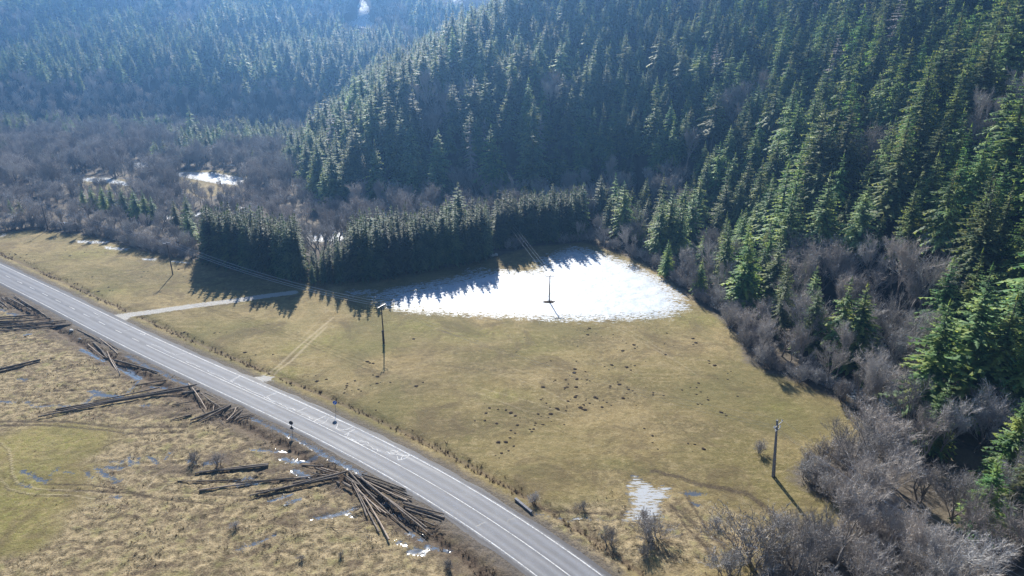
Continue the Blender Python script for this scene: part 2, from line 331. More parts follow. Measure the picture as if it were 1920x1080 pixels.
def mat_ground():
    t = NT('ground')
    n_big = t.noise(.035, 3); n_mid = t.noise(.16, 5, .6, dist=.6); n_small = t.noise(.9, 5, .65); n_fine = t.noise(4.5, 4, .7)
    streak = t.noise(1.0, 4, .6, vec=t.mapv(t.pos(), (.12, .9, 1), .5))
    # meadow
    tan = t.mix(t.ramp(n_mid, .35, .65), (.215, .160, .066), (.33, .255, .125))
    olive = t.mix(t.ramp(n_small, .3, .7), (.130, .110, .038), (.185, .150, .060))
    c = t.mix(t.ramp(n_big, .40, .60), tan, olive)
    c = t.mix(t.math('MULTIPLY', t.ramp(streak, .50, .68), .5), c, (.29, .225, .125))
    c = t.mix(t.math('MULTIPLY', t.ramp(n_mid, .56, .72), .45), c, (.10, .080, .034))
    c = t.mix(t.math('MULTIPLY', t.ramp(t.noise(.3, 5, .7), .6, .75), .45), c, (.12, .14, .035))
    gn = t.math('MULTIPLY', t.att('green'), t.ramp(n_small, .25, .7))
    c = t.mix(t.math('MULTIPLY', gn, .85, clamp=True), c, (.170, .175, .034))
    c = t.mix(t.math('MULTIPLY', t.math('MULTIPLY', t.att('brown'), t.ramp(n_small, .3, .6)), .85), c, (.100, .078, .040))
    nf3 = t.noise(.55, 6, .8, dist=.4)
    c = t.mix(t.math('MULTIPLY', t.ramp(nf3, .52, .66), .6), c, (.098, .078, .034))
    c = t.mix(t.math('MULTIPLY', t.ramp(nf3, .47, .36), .5), c, (.36, .285, .155))
    nf2 = t.noise(1.5, 5, .8)
    c = t.mix(t.math('MULTIPLY', t.ramp(nf2, .52, .68), .55), c, (.10, .078, .036))
    c = t.mix(t.math('MULTIPLY', t.ramp(nf2, .46, .34), .5), c, (.36, .28, .155))
    c = t.mix(t.math('MULTIPLY', t.ramp(t.noise(.09, 6, .75, dist=.8), .50, .62), .7), c, (.110, .082, .042))
    c = t.mix(t.math('MULTIPLY', t.ramp(t.noise(.028, 6, .7, dist=1.2), .50, .62), .55), c, (.120, .108, .040))
    # rough marsh grass
    m1 = t.mix(t.ramp(n_small, .38, .62), (.075, .058, .028), (.36, .28, .165))
    m1 = t.mix(t.math('MULTIPLY', t.ramp(n_fine, .45, .7), .55), m1, (.42, .34, .21))
    m1 = t.mix(t.math('MULTIPLY', t.ramp(t.noise(.45, 4, .6), .52, .68), .6), m1, (.15, .15, .045))
    m1 = t.mix(t.math('MULTIPLY', t.ramp(t.noise(.22, 6, .75, dist=1.), .50, .62), .75), m1, (.080, .056, .038))
    c = t.mix(t.ramp(t.math('ADD', t.att('rough'), t.math('MULTIPLY', t.math('SUBTRACT', n_mid, .5), .7)), .3, .6), c, m1)
    c = t.mix(t.math('MULTIPLY', t.ramp(n_fine, .55, .35), .45), c, t.mul(c, (.55, .55, .55)))
    # tracks
    c = t.mix(t.math('MULTIPLY', t.ramp(t.math('ADD', t.att('pale'), t.math('MULTIPLY', t.noise(1.2, 6, .8), .9)), .66, 1.15), .7), c, (.40, .33, .22))
    dk = t.ramp(t.math('ADD', t.att('dark'), t.math('MULTIPLY', t.math('SUBTRACT', t.noise(1.4, 6, .8), .5), 2.6)), .45, .95)
    c = t.mix(t.math('MULTIPLY', dk, .8), c, t.mix(t.ramp(n_fine, .3, .7), (.030, .022, .016), (.085, .062, .042)))
    md = t.math('MULTIPLY', t.att('marsh'), t.ramp(t.math('ADD', t.math('ABSOLUTE', t.math('SUBTRACT', t.att('road'), 7.5)), t.math('MULTIPLY', t.math('SUBTRACT', t.noise(.5, 6, .8), .5), 7.)), 4.2, 2.2))
    md = t.math('MAXIMUM', md, t.ramp(t.math('ADD', t.att('mud'), t.math('MULTIPLY', t.math('SUBTRACT', t.noise(.8, 6, .8), .5), 1.6)), .45, .75))
    c = t.mix(t.math('MULTIPLY', md, .8), c, t.mix(t.ramp(n_fine, .3, .7), (.045, .034, .027), (.14, .105, .075)))
    # woodland floor
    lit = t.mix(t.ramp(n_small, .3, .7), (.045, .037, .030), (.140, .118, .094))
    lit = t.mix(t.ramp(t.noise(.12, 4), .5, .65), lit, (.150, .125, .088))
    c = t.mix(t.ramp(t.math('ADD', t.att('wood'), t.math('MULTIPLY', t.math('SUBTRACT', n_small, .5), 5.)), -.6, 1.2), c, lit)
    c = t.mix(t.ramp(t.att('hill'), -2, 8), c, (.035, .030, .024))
    # verge
    vw = t.ramp(t.math('ADD', t.att('road'), t.math('MULTIPLY', t.math('SUBTRACT', n_small, .5), 2.2)), 6.4, 4.9)
    c = t.mix(t.math('MULTIPLY', vw, .85), c, t.mix(t.ramp(n_fine, .3, .7), (.055, .050, .048), (.16, .135, .11)))
    vb = t.math('MULTIPLY', t.ramp(t.math('ADD', t.math('ABSOLUTE', t.math('SUBTRACT', t.att('road'), 7.6)), t.math('MULTIPLY', n_small, 1.6)), 1.9, .9), .6)
    c = t.mix(vb, c, (.085, .058, .040))
    # gravel track
    trk = t.ramp(t.math('ADD', t.att('track'), t.math('MULTIPLY', t.math('SUBTRACT', t.noise(1.5, 5, .8), .5), 2.6)), -.25, .05)
    c = t.mix(trk, c, t.mix(t.ramp(n_fine, .3, .7), (.24, .23, .21), (.48, .46, .43)))
    bump = t.bump(t.math('ADD', t.math('MULTIPLY', n_fine, .5), n_small), .22, 1.0)
    dry = t.bsdf(c, .9, .15, bump)
    # snow with a frayed edge, melted holes and turning marks
    sn = t.math('ADD', t.att('snow'), t.math('MULTIPLY', t.math('SUBTRACT', t.noise(.8, 8, .85, vec=t.mapv(t.pos(), (.5, 1.1, 1))), .52), t.math('ADD', t.math('MULTIPLY', t.att('fray'), 15.), 6.)))
    sn = t.math('SUBTRACT', sn, t.math('MULTIPLY', t.ramp(t.noise(1.6, 5, .8, vec=t.mapv(t.pos(), (.6, 1.2, 1))), .50, .58), t.ramp(t.att('snow'), 9., 2.0, 0, 9.)))
    sn = t.math('SUBTRACT', sn, t.math('MULTIPLY', t.math('MULTIPLY', t.att('turn'), t.ramp(n_small, .38, .6)), 9))
    sf = t.ramp(sn, .0, .12)
    patch = t.math('MULTIPLY', t.ramp(t.noise(.05, 6, .7, dist=1.), .63, .67), t.ramp(t.att('wood'), 3, 6))
    sf = t.math('MAXIMUM', sf, patch)
    sbump = t.bump(t.math('ADD', t.noise(.25, 4), t.math('MULTIPLY', n_small, .35)), .35, .8)
    snow = t.bsdf(t.mix(t.ramp(t.noise(.3, 6, .75), .35, .62), (.31, .36, .43), (.47, .50, .54)), .55, .3, sbump)
    # water and slush
    wt = t.math('ADD', t.att('wet'), t.math('MULTIPLY', t.math('SUBTRACT', t.noise(1.3, 6, .85), .52), 4.2))
    wt = t.math('ADD', wt, t.math('SUBTRACT', t.math('MULTIPLY', t.noise(5., 3, .7), .9), .45))
    wt = t.math('SUBTRACT', wt, t.math('MULTIPLY', t.ramp(t.noise(1.0, 6, .8, vec=t.mapv(t.pos(), (.45, 2.2, 1), -.6)),   .47, .60), t.ramp(t.att('ice'), -.5, .5, 0, 3.0)))
    wf = t.ramp(wt, .0, .06)
    icy = t.ramp(t.math('ADD', t.math('MULTIPLY', t.att('ice'), .35), t.noise(.8, 5, .75, vec=t.mapv(t.pos(), (.5, 3.0, 1), -.6))), .55, .75)
    wc = t.mix(icy, (.07, .075, .085), (.33, .345, .365))
    water = t.bsdf(wc, t.ramp(icy, 0, 1, .10, .75), t.ramp(icy, 0, 1, .6, .15), t.bump(n_small, .01, .6))
    a = t.n('ShaderNodeMixShader'); t.set(a.inputs[0], sf); t.set(a.inputs[1], dry); t.set(a.inputs[2], snow)
    b = t.n('ShaderNodeMixShader'); t.set(b.inputs[0], wf); t.set(b.inputs[1], a.outputs[0]); t.set(b.inputs[2], water)
    return t.done(b.outputs[0])
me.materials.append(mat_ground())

# ------------------------------------------------------------------ road
def mesh_obj(name, verts, faces, mats, parent=None, midx=None, smooth=False, attrs=None):
    m = bpy.data.meshes.new(name); m.from_pydata([tuple(map(float, v)) for v in verts], [], faces)
    for k in (mats if isinstance(mats, (list, tuple)) else [mats]): m.materials.append(k)
    if midx is not None: m.polygons.foreach_set('material_index', midx)
    if smooth: m.polygons.foreach_set('use_smooth', [True]*len(m.polygons))
    if attrs:
        for k, v in attrs.items():
            a = m.attributes.new(k, 'FLOAT', 'POINT'); a.data.foreach_set('value', np.array(v, np.float32))
    m.update()
    o = bpy.data.objects.new(name, m); COL.objects.link(o)
    if parent: o.parent = parent
    return o

t = NT('asphalt')
ac = t.att('across'); al = t.att('along')
vv = t.n('ShaderNodeCombineXYZ'); t.set(vv.inputs[0], ac); t.set(vv.inputs[1], al)
st = t.noise(1.0, 4, .6, vec=t.mapv(vv.outputs[0], (1.1, .035, 1)))
fine = t.noise(9, 3, .7); blot = t.noise(.35, 4, .6)
aab = t.math('ABSOLUTE', ac)
wheel = t.math('ABSOLUTE', t.math('SUBTRACT', aab, 1.6))       # two wheel paths per lane
wheel2 = t.ramp(t.math('ABSOLUTE', t.math('SUBTRACT', wheel, .75)), .0, .55, 1, 0)
c = t.mix(t.ramp(st, .3, .7), (.12, .125, .14), (.31, .315, .33))
c = t.mix(t.math('MULTIPLY', wheel2, .55), c, (.38, .385, .40))
c = t.mix(t.math('MULTIPLY', t.ramp(aab, .7, .1), .25), c, (.10, .10, .115))
c = t.mix(t.math('MULTIPLY', t.ramp(blot, .45, .7), .4), c, (.32, .325, .34))
c = t.mix(t.math('MULTIPLY', t.ramp(fine, .4, .7), .3), c, (.09, .09, .10))
edge = t.ramp(t.math('ADD', aab, t.math('MULTIPLY', t.math('SUBTRACT', t.noise(1.2, 4, .7), .5), .8)), 3.35, 3.6)
c = t.mix(t.math('MULTIPLY', edge, .8), c, (.075, .07, .075))
M_ASPH = t.done(t.bsdf(t.mul(c, (.58,.585,.61)), t.ramp(st, .3, .7, .6, .8), .26, t.bump(fine, .008, .5)))
offs = [-4.15, -3.6, -2, 0, 2, 3.6, 4.25]; zo = [.10, .135, .16, .175, .16, .135, .10]
V = []; Fc = []; A1 = []; A2 = []
for i in range(len(centre)):
    jag = [.22*(vnoise(i*.35, 5., 3)-.5)*2, 0, 0, 0, 0, 0, .22*(vnoise(i*.35, 9., 4)-.5)*2]
    for k, o in enumerate(offs):
        p = centre[i] + nrm[i]*(o+jag[k]); V.append((p[0], p[1], zo[k])); A1.append(o); A2.append(float(i))
n = len(offs)
for i in range(len(centre)-1):
    for k in range(n-1):
        a = i*n+k; Fc.append((a+1, a, a+n, a+n+1))
road = mesh_obj('road', V, Fc, M_ASPH, smooth=True, attrs={'across': A1, 'along': A2}); road['kind'] = 'structure'
def road_z(d): return float(np.interp(d, offs, zo))

t = NT('road paint')
wf = t.ramp(t.math('ADD', t.noise(5, 4, .7), t.math('MULTIPLY', t.math('SUBTRACT', t.noise(.5, 3, .6), .5), .5)), .36, .58)
M_PAINT = t.done(t.bsdf(t.mix(wf, (.20, .20, .21), (.52, .52, .52)), .7, .3))
def to_road(p):
    d = np.hypot(centre[:,0]-p[0], centre[:,1]-p[1]); i = int(d.argmin())
    v = np.array(p)-centre[i]; return i + float(v@tan[i]), float(v@nrm[i])
def road_pt(s, o, dz=.006):
    i = min(max(s, 0), len(centre)-1.001); k = int(i); f = i-k
    c0 = centre[k]*(1-f)+centre[k+1]*f; n0 = nrm[k]*(1-f)+nrm[k+1]*f
    p = c0+n0*o; return (p[0], p[1], road_z(o)+dz)
class Ribbons:
    def __init__(s): s.v = []; s.f = []
    def add(s, so, wid, step=1.0, dz=.006):
        """so: list of (s along, o across)"""
        pts = []
        for (a, b) in zip(so[:-1], so[1:]):
            L = math.hypot(b[0]-a[0], b[1]-a[1]); m = max(1, int(L/step))
            for k in range(m): pts.append((a[0]+(b[0]-a[0])*k/m, a[1]+(b[1]-a[1])*k/m))
        pts.append(so[-1]); b0 = len(s.v)
        for i, p in enumerate(pts):
            q0, q1 = pts[max(i-1, 0)], pts[min(i+1, len(pts)-1)]
            d = np.array([q1[0]-q0[0], q1[1]-q0[1]]); d /= (np.hypot(*d)+1e-9)
            ww = wid*(.85+.3*random.random())/2
            s.v.append(road_pt(p[0]-d[1]*ww, p[1]+d[0]*ww, dz)); s.v.append(road_pt(p[0]+d[1]*ww, p[1]-d[0]*ww, dz))
        for i in range(len(pts)-1):
            a = b0+2*i; s.f.append((a, a+1, a+3, a+2))
NS = len(centre)
def s_of(px, py): return to_road(g(px, py, .15))
r = Ribbons(); r.add([(2, HW), (NS-3, HW)], .17, 2.0); o = mesh_obj('edge_line', r.v, r.f, M_PAINT); o['kind'] = 'structure'
r = Ribbons(); r.add([(2, -HW), (NS-3, -HW)], .15, 2.0); o = mesh_obj('edge_line', r.v, r.f, M_PAINT); o['kind'] = 'structure'
s_solid = s_of(282, 644)[0]
r = Ribbons()
sgn = 1 if s_of(600, 790)[0] > s_solid else -1
r.add([(s_solid, 0), (NS-3 if sgn > 0 else 3, 0)], .15, 2.0)
s = s_solid - sgn*3
while 3 < s < NS-3:
    r.add([(s, 0), (s-sgn*3.2, 0)], .15); s -= sgn*8.0
o = mesh_obj('centre_line', r.v, r.f, M_PAINT); o['kind'] = 'structure'
# old white overpainted loops and seams in the meadow-side lane
r = Ribbons()
def pl(pts, wd, wob=0.):
    so = [s_of(*p) for p in pts]; out = []
    for a, b in zip(so[:-1], so[1:]):
        for k in range(4):
            f = k/4; out.append((a[0]+(b[0]-a[0])*f+random.uniform(-wob, wob)*1.2, a[1]+(b[1]-a[1])*f+random.uniform(-wob, wob)))
    out.append(so[-1]); r.add(out, wd*.85, .3)
def z4(pts): return Z4(400, 600, 4.155, pts)
for p, wd, wb in [([(200,440),(135,470),(150,487)],.16,.05),([(490,568),(415,597)],.14,.03),([(733,680),(650,715)],.14,.03),([(880,745),(780,790)],.18,.03),
                  ([(1100,850),(1020,897)],.2,.06),([(1060,870),(1045,905)],.16,.05),([(780,790),(850,808),(880,790),(900,760)],.1,.04),([(900,760),(960,775),(1000,790)],.13,.08),
                  ([(970,810),(955,845),(985,860),(1040,852),(1090,832)],.14,.04),([(400,600),(450,630),(520,655),(560,675),(640,705)],.16,.22),([(420,605),(500,645),(600,690)],.08,.25),
                  ([(160,490),(230,520),(300,555),(400,600)],.13,.12),([(690,735),(740,755),(770,775)],.16,.15),([(1030,905),(1100,945),(1150,965),(1200,975),(1260,1005),(1300,1025)],.16,.22),
                  ([(1060,915),(1130,945),(1190,960)],.1,.3),([(1130,935),(1170,950),(1200,945),(1210,965)],.1,.1),([(1335,1035),(1370,1020),(1410,1018),(1440,1025),(1410,1040),(1370,1035)],.13,.06),
                  ([(1350,1025),(1380,1045),(1430,1048),(1450,1035)],.13,.08),([(1370,1015),(1400,1035),(1440,1015)],.1,.08),([(1420,1050),(1480,1055),(1530,1050)],.2,.1),([(1530,1052),(1500,1075),(1440,1095)],.16,.08),
                  ([(1440,1095),(1430,1060)],.12,.06),([(1455,1090),(1480,1060)],.14,.1)]:
    pl(z4(p), wd, wb)
for p, wd, wb in [([(700,185),(740,205),(760,210),(720,220)],.12,.08),([(990,310),(930,320)],.1,.05),([(1050,340),(1090,350)],.18,.1),([(1410,485),(1320,500)],.1,.05),([(1800,660),(1740,700),(1720,705)],.14,.05),
                  ([(1140,420),(1250,470),(1310,500)],.09,.15),([(1390,550),(1500,595)],.12,.2),([(1550,620),(1610,650),(1720,695)],.1,.2),([(60,620-540),(180,670-540)],.1,.1)]:
    pl(w1(p), wd, wb)
o = mesh_obj('road_scribbles', r.v, r.f, M_PAINT); o['kind'] = 'structure'
# dark repair seam on the near bend
t = NT('tar'); M_TAR = t.done(t.bsdf((.03,.03,.034), .5, .4))
r = Ribbons()
for p in [[(540,720),(560,700),(610,685)],[(335,745),(400,715)]]: pl(w5(p), .10, .05)
o = mesh_obj('tar_seam', r.v, r.f, M_TAR); o['kind'] = 'structure'

# ------------------------------------------------------------------ tree meshes
def foliage_mat(name, c0, c1, lit_tip):
    t = NT(name)
    rnd = t.n('ShaderNodeNewGeometry').outputs['Random Per Island']
    c = t.mix(rnd, c0, c1)
    c = t.mix(t.ramp(t.noise(.35, 2, .5), .45, .7), c, lit_tip)  # pale patches paint the look of sunlit crown tips into the needle colour
    orr = t.rnd()
    hsv = t.n('ShaderNodeHueSaturation'); t.set(hsv.inputs['Color'], c)
    t.set(hsv.inputs['Value'], t.ramp(orr, 0, 1, .62, 1.5)); t.set(hsv.inputs['Hue'], t.ramp(orr, 0, 1, .475, .52))
    t.set(hsv.inputs['Saturation'], t.ramp(t.math('FRACT', t.math('MULTIPLY', orr, 7.3)), 0, 1, .75, 1.1))
    d = t.bsdf(hsv.outputs[0], .6, .35)
    tr = t.n('ShaderNodeBsdfTranslucent'); t.set(tr.inputs[0], t.mul(hsv.outputs[0], (1.25, 1.15, .7)))
    mx = t.n('ShaderNodeMixShader'); mx.inputs[0].default_value = .48; t.set(mx.inputs[1], d); t.set(mx.inputs[2], tr.outputs[0])
    return t.done(mx.outputs[0])
M_FIR = foliage_mat('fir needles', (.024,.068,.032), (.150,.275,.090), (.330,.390,.105))
M_SPRUCE = foliage_mat('spruce needles', (.030,.062,.032), (.090,.145,.062), (.150,.190,.070))
def bark_mat(name, a, b, var=True):
    t = NT(name)
    c = t.mix(t.ramp(t.noise(3., 4, .6, vec=t.mapv(t.obj(), (3, 3, .6))), .3, .7), a, b)
    if var:
        hsv = t.n('ShaderNodeHueSaturation'); t.set(hsv.inputs['Color'], c); orr = t.rnd()
        t.set(hsv.inputs['Value'], t.ramp(orr, 0, 1, .65, 1.4)); t.set(hsv.inputs['Saturation'], t.ramp(t.math('FRACT', t.math('MULTIPLY', orr, 5.7)), 0, 1, .5, 1.3)); c = hsv.outputs[0]
    return t.done(t.bsdf(c, .75, .25))
M_BARK = bark_mat('conifer bark', (.06,.045,.035), (.13,.10,.08))
M_TRUNK = bark_mat('grey bark', (.12,.10,.09), (.28,.25,.225))
M_TWIG = bark_mat('twigs', (.25,.228,.212), (.42,.388,.36))

class MB:
    def __init__(s): s.v = []; s.f = []; s.m = []
    def tube(s, pts, rad, k=5, mi=0, cap=False, wob=None):
        pts = [Vector(p) for p in pts]; b = len(s.v); up = Vector((0, 0, 1))
        for i, p in enumerate(pts):
            d = (pts[min(i+1, len(pts)-1)]-pts[max(i-1, 0)]).normalized()
            a = d.cross(up if abs(d.z) < .95 else Vector((1, 0, 0))).normalized(); c = d.cross(a)
            for j in range(k):
                th = 2*math.pi*j/k; s.v.append(p + (a*math.cos(th)+c*math.sin(th))*rad[i])
        for i in range(len(pts)-1):
            for j in range(k):
                a0 = b+i*k+j; a1 = b+i*k+(j+1) % k; s.f.append((a0, a1, a1+k, a0+k)); s.m.append(mi)
        if cap:
            s.f.append(tuple(b+j for j in range(k))[::-1]); s.m.append(cap if cap is not True else mi)
            s.f.append(tuple(b+(len(pts)-1)*k+j for j in range(k))); s.m.append(cap if cap is not True else mi)
    def tri(s, a, b, c, mi=0):
        n = len(s.v); s.v += [Vector(a), Vector(b), Vector(c)]; s.f.append((n, n+1, n+2)); s.m.append(mi)
    def quad(s, a, b, c, d, mi=0):
        n = len(s.v); s.v += [Vector(a), Vector(b), Vector(c), Vector(d)]; s.f.append((n, n+1, n+2, n+3)); s.m.append(mi)
    def box(s, c, size, rot=None, mi=0):
        R = rot if rot is not None else Matrix.Identity(3); n = len(s.v); c = Vector(c)
        for sx in (-1, 1):
            for sy in (-1, 1):
                for sz in (-1, 1): s.v.append(c + R @ Vector((sx*size[0]/2, sy*size[1]/2, sz*size[2]/2)))
        for f in ((0,1,3,2),(4,6,7,5),(0,4,5,1),(2,3,7,6),(0,2,6,4),(1,5,7,3)): s.f.append(tuple(n+i for i in f)); s.m.append(mi)
    def mesh(s, name, mats, smooth=False):
        m = bpy.data.meshes.new(name); m.from_pydata([tuple(v) for v in s.v], [], s.f)
        for k in mats: m.materials.append(k)
        m.polygons.foreach_set('material_index', s.m)
        if smooth: m.polygons.foreach_set('use_smooth', [True]*len(m.polygons))
        m.update(); return m
def merged(name, parts):
    """one mesh out of (MB, material) pairs, for the far mass of trees"""
    b = MB(); mats = []
    for mb, mt in parts:
        n = len(b.v); b.v += mb.v; b.f += [tuple(i+n for i in f) for f in mb.f]; b.m += [len(mats)]*len(mb.f); mats.append(mt)
    return b.mesh(name, mats)

def conifer(seed, H, R, start, whorls, per, power=.85, droop=.25, segs=6, ragged=.3, gap=0.0):
    rr = random.Random(seed); tr_, cr = MB(), MB()
    lean = (rr.uniform(-.012, .012)*H, rr.uniform(-.012, .012)*H)
    def ax(h): f = h/H; return Vector((lean[0]*f*f, lean[1]*f*f, h))
    tr_.tube([ax(-.6)]+[ax(H*k/6) for k in range(7)], [.016*H*1.1]+[.0145*H*(1-.93*k/6) for k in range(7)], 6)
    for wi in range(whorls):
        f = (wi+rr.random()*.7)/whorls; h = start+(H*.985-start)*f
        rad = R*((1-f)**power)*(.55+.45*min(1, f*6+.5)) + .12
        if rr.random() < gap: rad *= .5
        lop = rr.uniform(0, 6.28); lam = rr.uniform(0, .22)
        nb = per if f < .8 else max(4, int(per*.7))
        a0 = rr.uniform(0, 6.28)
        for b in range(nb):
            a = a0+2*math.pi*(b+rr.uniform(-.3, .3))/nb
            L = rad*(1+lam*math.cos(a-lop))*rr.uniform(1-ragged, 1+ragged*.5)
            if rr.random() < .05: continue
            up0 = .30*(f-.25)*1.4 - .08; dr = droop*(1-.6*f)
            base = ax(max(start*.8, min(H*.99, h+rr.uniform(-.55, .55)))); ca, sa = math.cos(a), math.sin(a)
            sg = max(3, int(segs*(.5+.5*L/R)))
            prev = base
            for k in range(1, sg+1):
                q = k/sg; rl = L*q
                zz = up0*rl - dr*L*q*q + .10*L*max(0, q-.75)
                p = base+Vector((ca*rl, sa*rl, zz)); d = (p-prev)
                sd_ = Vector((-sa, ca, 0)); wd = (.30*L*(1-q*.75)+.10)*rr.uniform(.7, 1.3)
                tilt = -.28*wd + rr.uniform(-.12, .05)*wd*2
                fw = Vector((ca, sa, 0))*wd*.45
                if q > .18 or rr.random() < .4:
                    cr.tri(prev, p+d*.2, prev+sd_*wd*.9+fw+Vector((0,0,tilt)))
                    cr.tri(p+d*.2, prev, prev-sd_*wd*.9+fw+Vector((0,0,tilt)))
                    cr.tri(prev, p, (prev+p)/2+Vector((rr.uniform(-.1,.1), rr.uniform(-.1,.1), -.20*L*(1-q*.5)-.12)))
                prev = p
    # leader
    for k in range(6):
        a = k*1.05; cr.tri(ax(H*.96), ax(H*1.012), ax(H*.955)+Vector((math.cos(a)*.22, math.sin(a)*.22, -.1)))
    return tr_, cr

def bare(seed, H, spread=.55, stems=1, twigs=3200, up=.55, tw=.020, first=.28, fan=True):
    rr = random.Random(seed); tk, cr = MB(), MB(); segs_out = []
    def grow(p, d, L, r, lev, maxlev):
        n = 3 if lev < 2 else 2; pts = [p]; rs = [r]; q = p.copy(); dd = d.copy()
        for k in range(n):
            dd = (dd+Vector((rr.uniform(-.16,.16), rr.uniform(-.16,.16), rr.uniform(-.04,.12)+.05*up))).normalized()
            q = q+dd*L/n; pts.append(q.copy()); rs.append(r*(1-.40*(k+1)/n))
        (tk if lev <= 1 else cr).tube(pts, rs, 5 if lev < 2 else 3)
        if lev >= maxlev: segs_out.append((pts, rs)); return
        kids = rr.choice((2, 3, 3)) if lev else rr.choice((3, 4, 5))
        for c in range(kids):
            f = rr.uniform(.45, 1.0) if c else 1.0
            i = min(int(f*n), n-1); bp = pts[i].lerp(pts[i+1], f*n-i) if f < 1 else pts[-1]
            a = rr.uniform(0, 6.28); t1 = dd.orthogonal().normalized(); t2 = dd.cross(t1)
            sp = spread*rr.uniform(.55, 1.25)*(.5 if c == 0 else 1)
            nd = (dd+(t1*math.cos(a)+t2*math.sin(a))*sp+Vector((0,0,up*.35))).normalized()
            grow(bp, nd, L*rr.uniform(.62, .85), r*.55*(1.1 if c == 0 else .85), lev+1, maxlev)
        if lev >= 2: segs_out.append((pts, rs))
    for s_ in range(stems):
        a = rr.uniform(0, 6.28); o = Vector((math.cos(a), math.sin(a), 0))*(.0 if stems == 1 else .3*rr.random()+.1)
        d = (Vector((0,0,1))+o.normalized()*(.02 if stems == 1 else rr.uniform(.1, .45))) if o.length else Vector((0,0,1))
        h = H*(1 if stems == 1 else rr.uniform(.7, 1))
        grow(o+Vector((0,0,-.4)), d.normalized(), h*first, h*.019*(1 if stems == 1 else .75), 0, 4)
    # normalise height
    hmax = max(v.z for v in cr.v); k = H*.93/hmax
    for b in (tk, cr):
        for v in b.v: v.x *= k; v.y *= k; v.z = v.z*k
    segs_out = [([p*k for p in pts], rs) for pts, rs in segs_out]
    for _ in range(twigs):
        pts, rs = rr.choice(segs_out); i = rr.randrange(len(pts)-1); p = pts[i].lerp(pts[i+1], rr.random())
        d = (pts[i+1]-pts[i]).normalized()
        nd = (d+Vector((rr.gauss(0,.55), rr.gauss(0,.55), rr.gauss(.25,.4)))).normalized()
        L = H*rr.uniform(.05, .115)
        sdv = nd.cross(Vector((rr.uniform(-1,1), rr.uniform(-1,1), rr.uniform(-1,1)))).normalized()*tw*rr.uniform(.7,1.5)
        mid = p+nd*L*.5; end = p+nd*L+Vector((0,0,.05*L))
        cr.tri(p-sdv, p+sdv, end)
        for e in range(2):
            n2 = (nd+Vector((rr.gauss(0,.6), rr.gauss(0,.6), rr.gauss(.1,.5)))).normalized()
            cr.tri(mid-sdv*.8, mid+sdv*.8, mid+n2*L*.55)
    return tk, cr

FIRS = [conifer(11,25,6.3,3,27,10,.92,.30), conifer(12,24,5.4,3,28,10,.84,.24,ragged=.38), conifer(13,26,6.8,4,27,9,.98,.34,gap=.1), conifer(14,22,5.6,2,25,10,.90,.28,gap=.05), conifer(15,25,5.8,5,26,9,.74,.22,ragged=.42,gap=.12), conifer(16,23,4.6,2,27,9,1.05,.30,ragged=.5), conifer(17,27,6.0,9,24,9,.80,.36,ragged=.5,gap=.2), conifer(18,20,6.0,1.5,22,10,1.0,.18,ragged=.45), conifer(19,23,3.6,5,20,6,.8,.30,ragged=.6,gap=.3)]
SPRS = [conifer(21,17,2.6,1.6,34,8,.62,.42,5,.28), conifer(22,17.5,2.8,2.0,34,8,.70,.38,5,.38), conifer(23,16.5,2.4,2.4,34,8,.55,.40,5,.34), conifer(24,17,2.7,1.2,36,8,.75,.36,5,.44,gap=.1)]
BARES = [bare(31,14,.55,first=.40,twigs=1584,tw=.016), bare(32,13,.42,up=.9,first=.44,twigs=1440,tw=.016), bare(33,15,.70,up=.35,twigs=1656,tw=.016), bare(34,12,.55,stems=3,first=.30,twigs=1368,tw=.016), bare(35,11,.65,stems=4,first=.27,up=.5,twigs=1296,tw=.016), bare(36,16,.38,up=.9,first=.46,twigs=1512,tw=.016)]
BUSHES = [bare(41,4,.7,stems=7,twigs=1600,first=.32,tw=.013), bare(42,3.4,.8,stems=9,twigs=1500,first=.3,tw=.013)]
def meshes(lst, nm, tm, cm):
    return [(a.mesh(nm+' trunk', [tm], True), b.mesh(nm+' crown', [cm])) for a, b in lst]
M_FIRS = meshes(FIRS, 'fir', M_BARK, M_FIR); M_SPRS = meshes(SPRS, 'spruce', M_BARK, M_SPRUCE)
M_FIRS[8][1].materials[0] = M_TWIG; M_FIRS[8][0].materials[0] = M_TRUNK
M_BARES = meshes(BARES, 'bare', M_TRUNK, M_TWIG); M_BUSHES = meshes(BUSHES, 'bush', M_TRUNK, M_TWIG)
H_FIRS = [25,24,26,22,25,23,27,20,23]; H_SPRS = [17,17.5,16.5,17]; H_BARES = [14,13,15,12,11,16]; H_BUSH = [4,3.4]

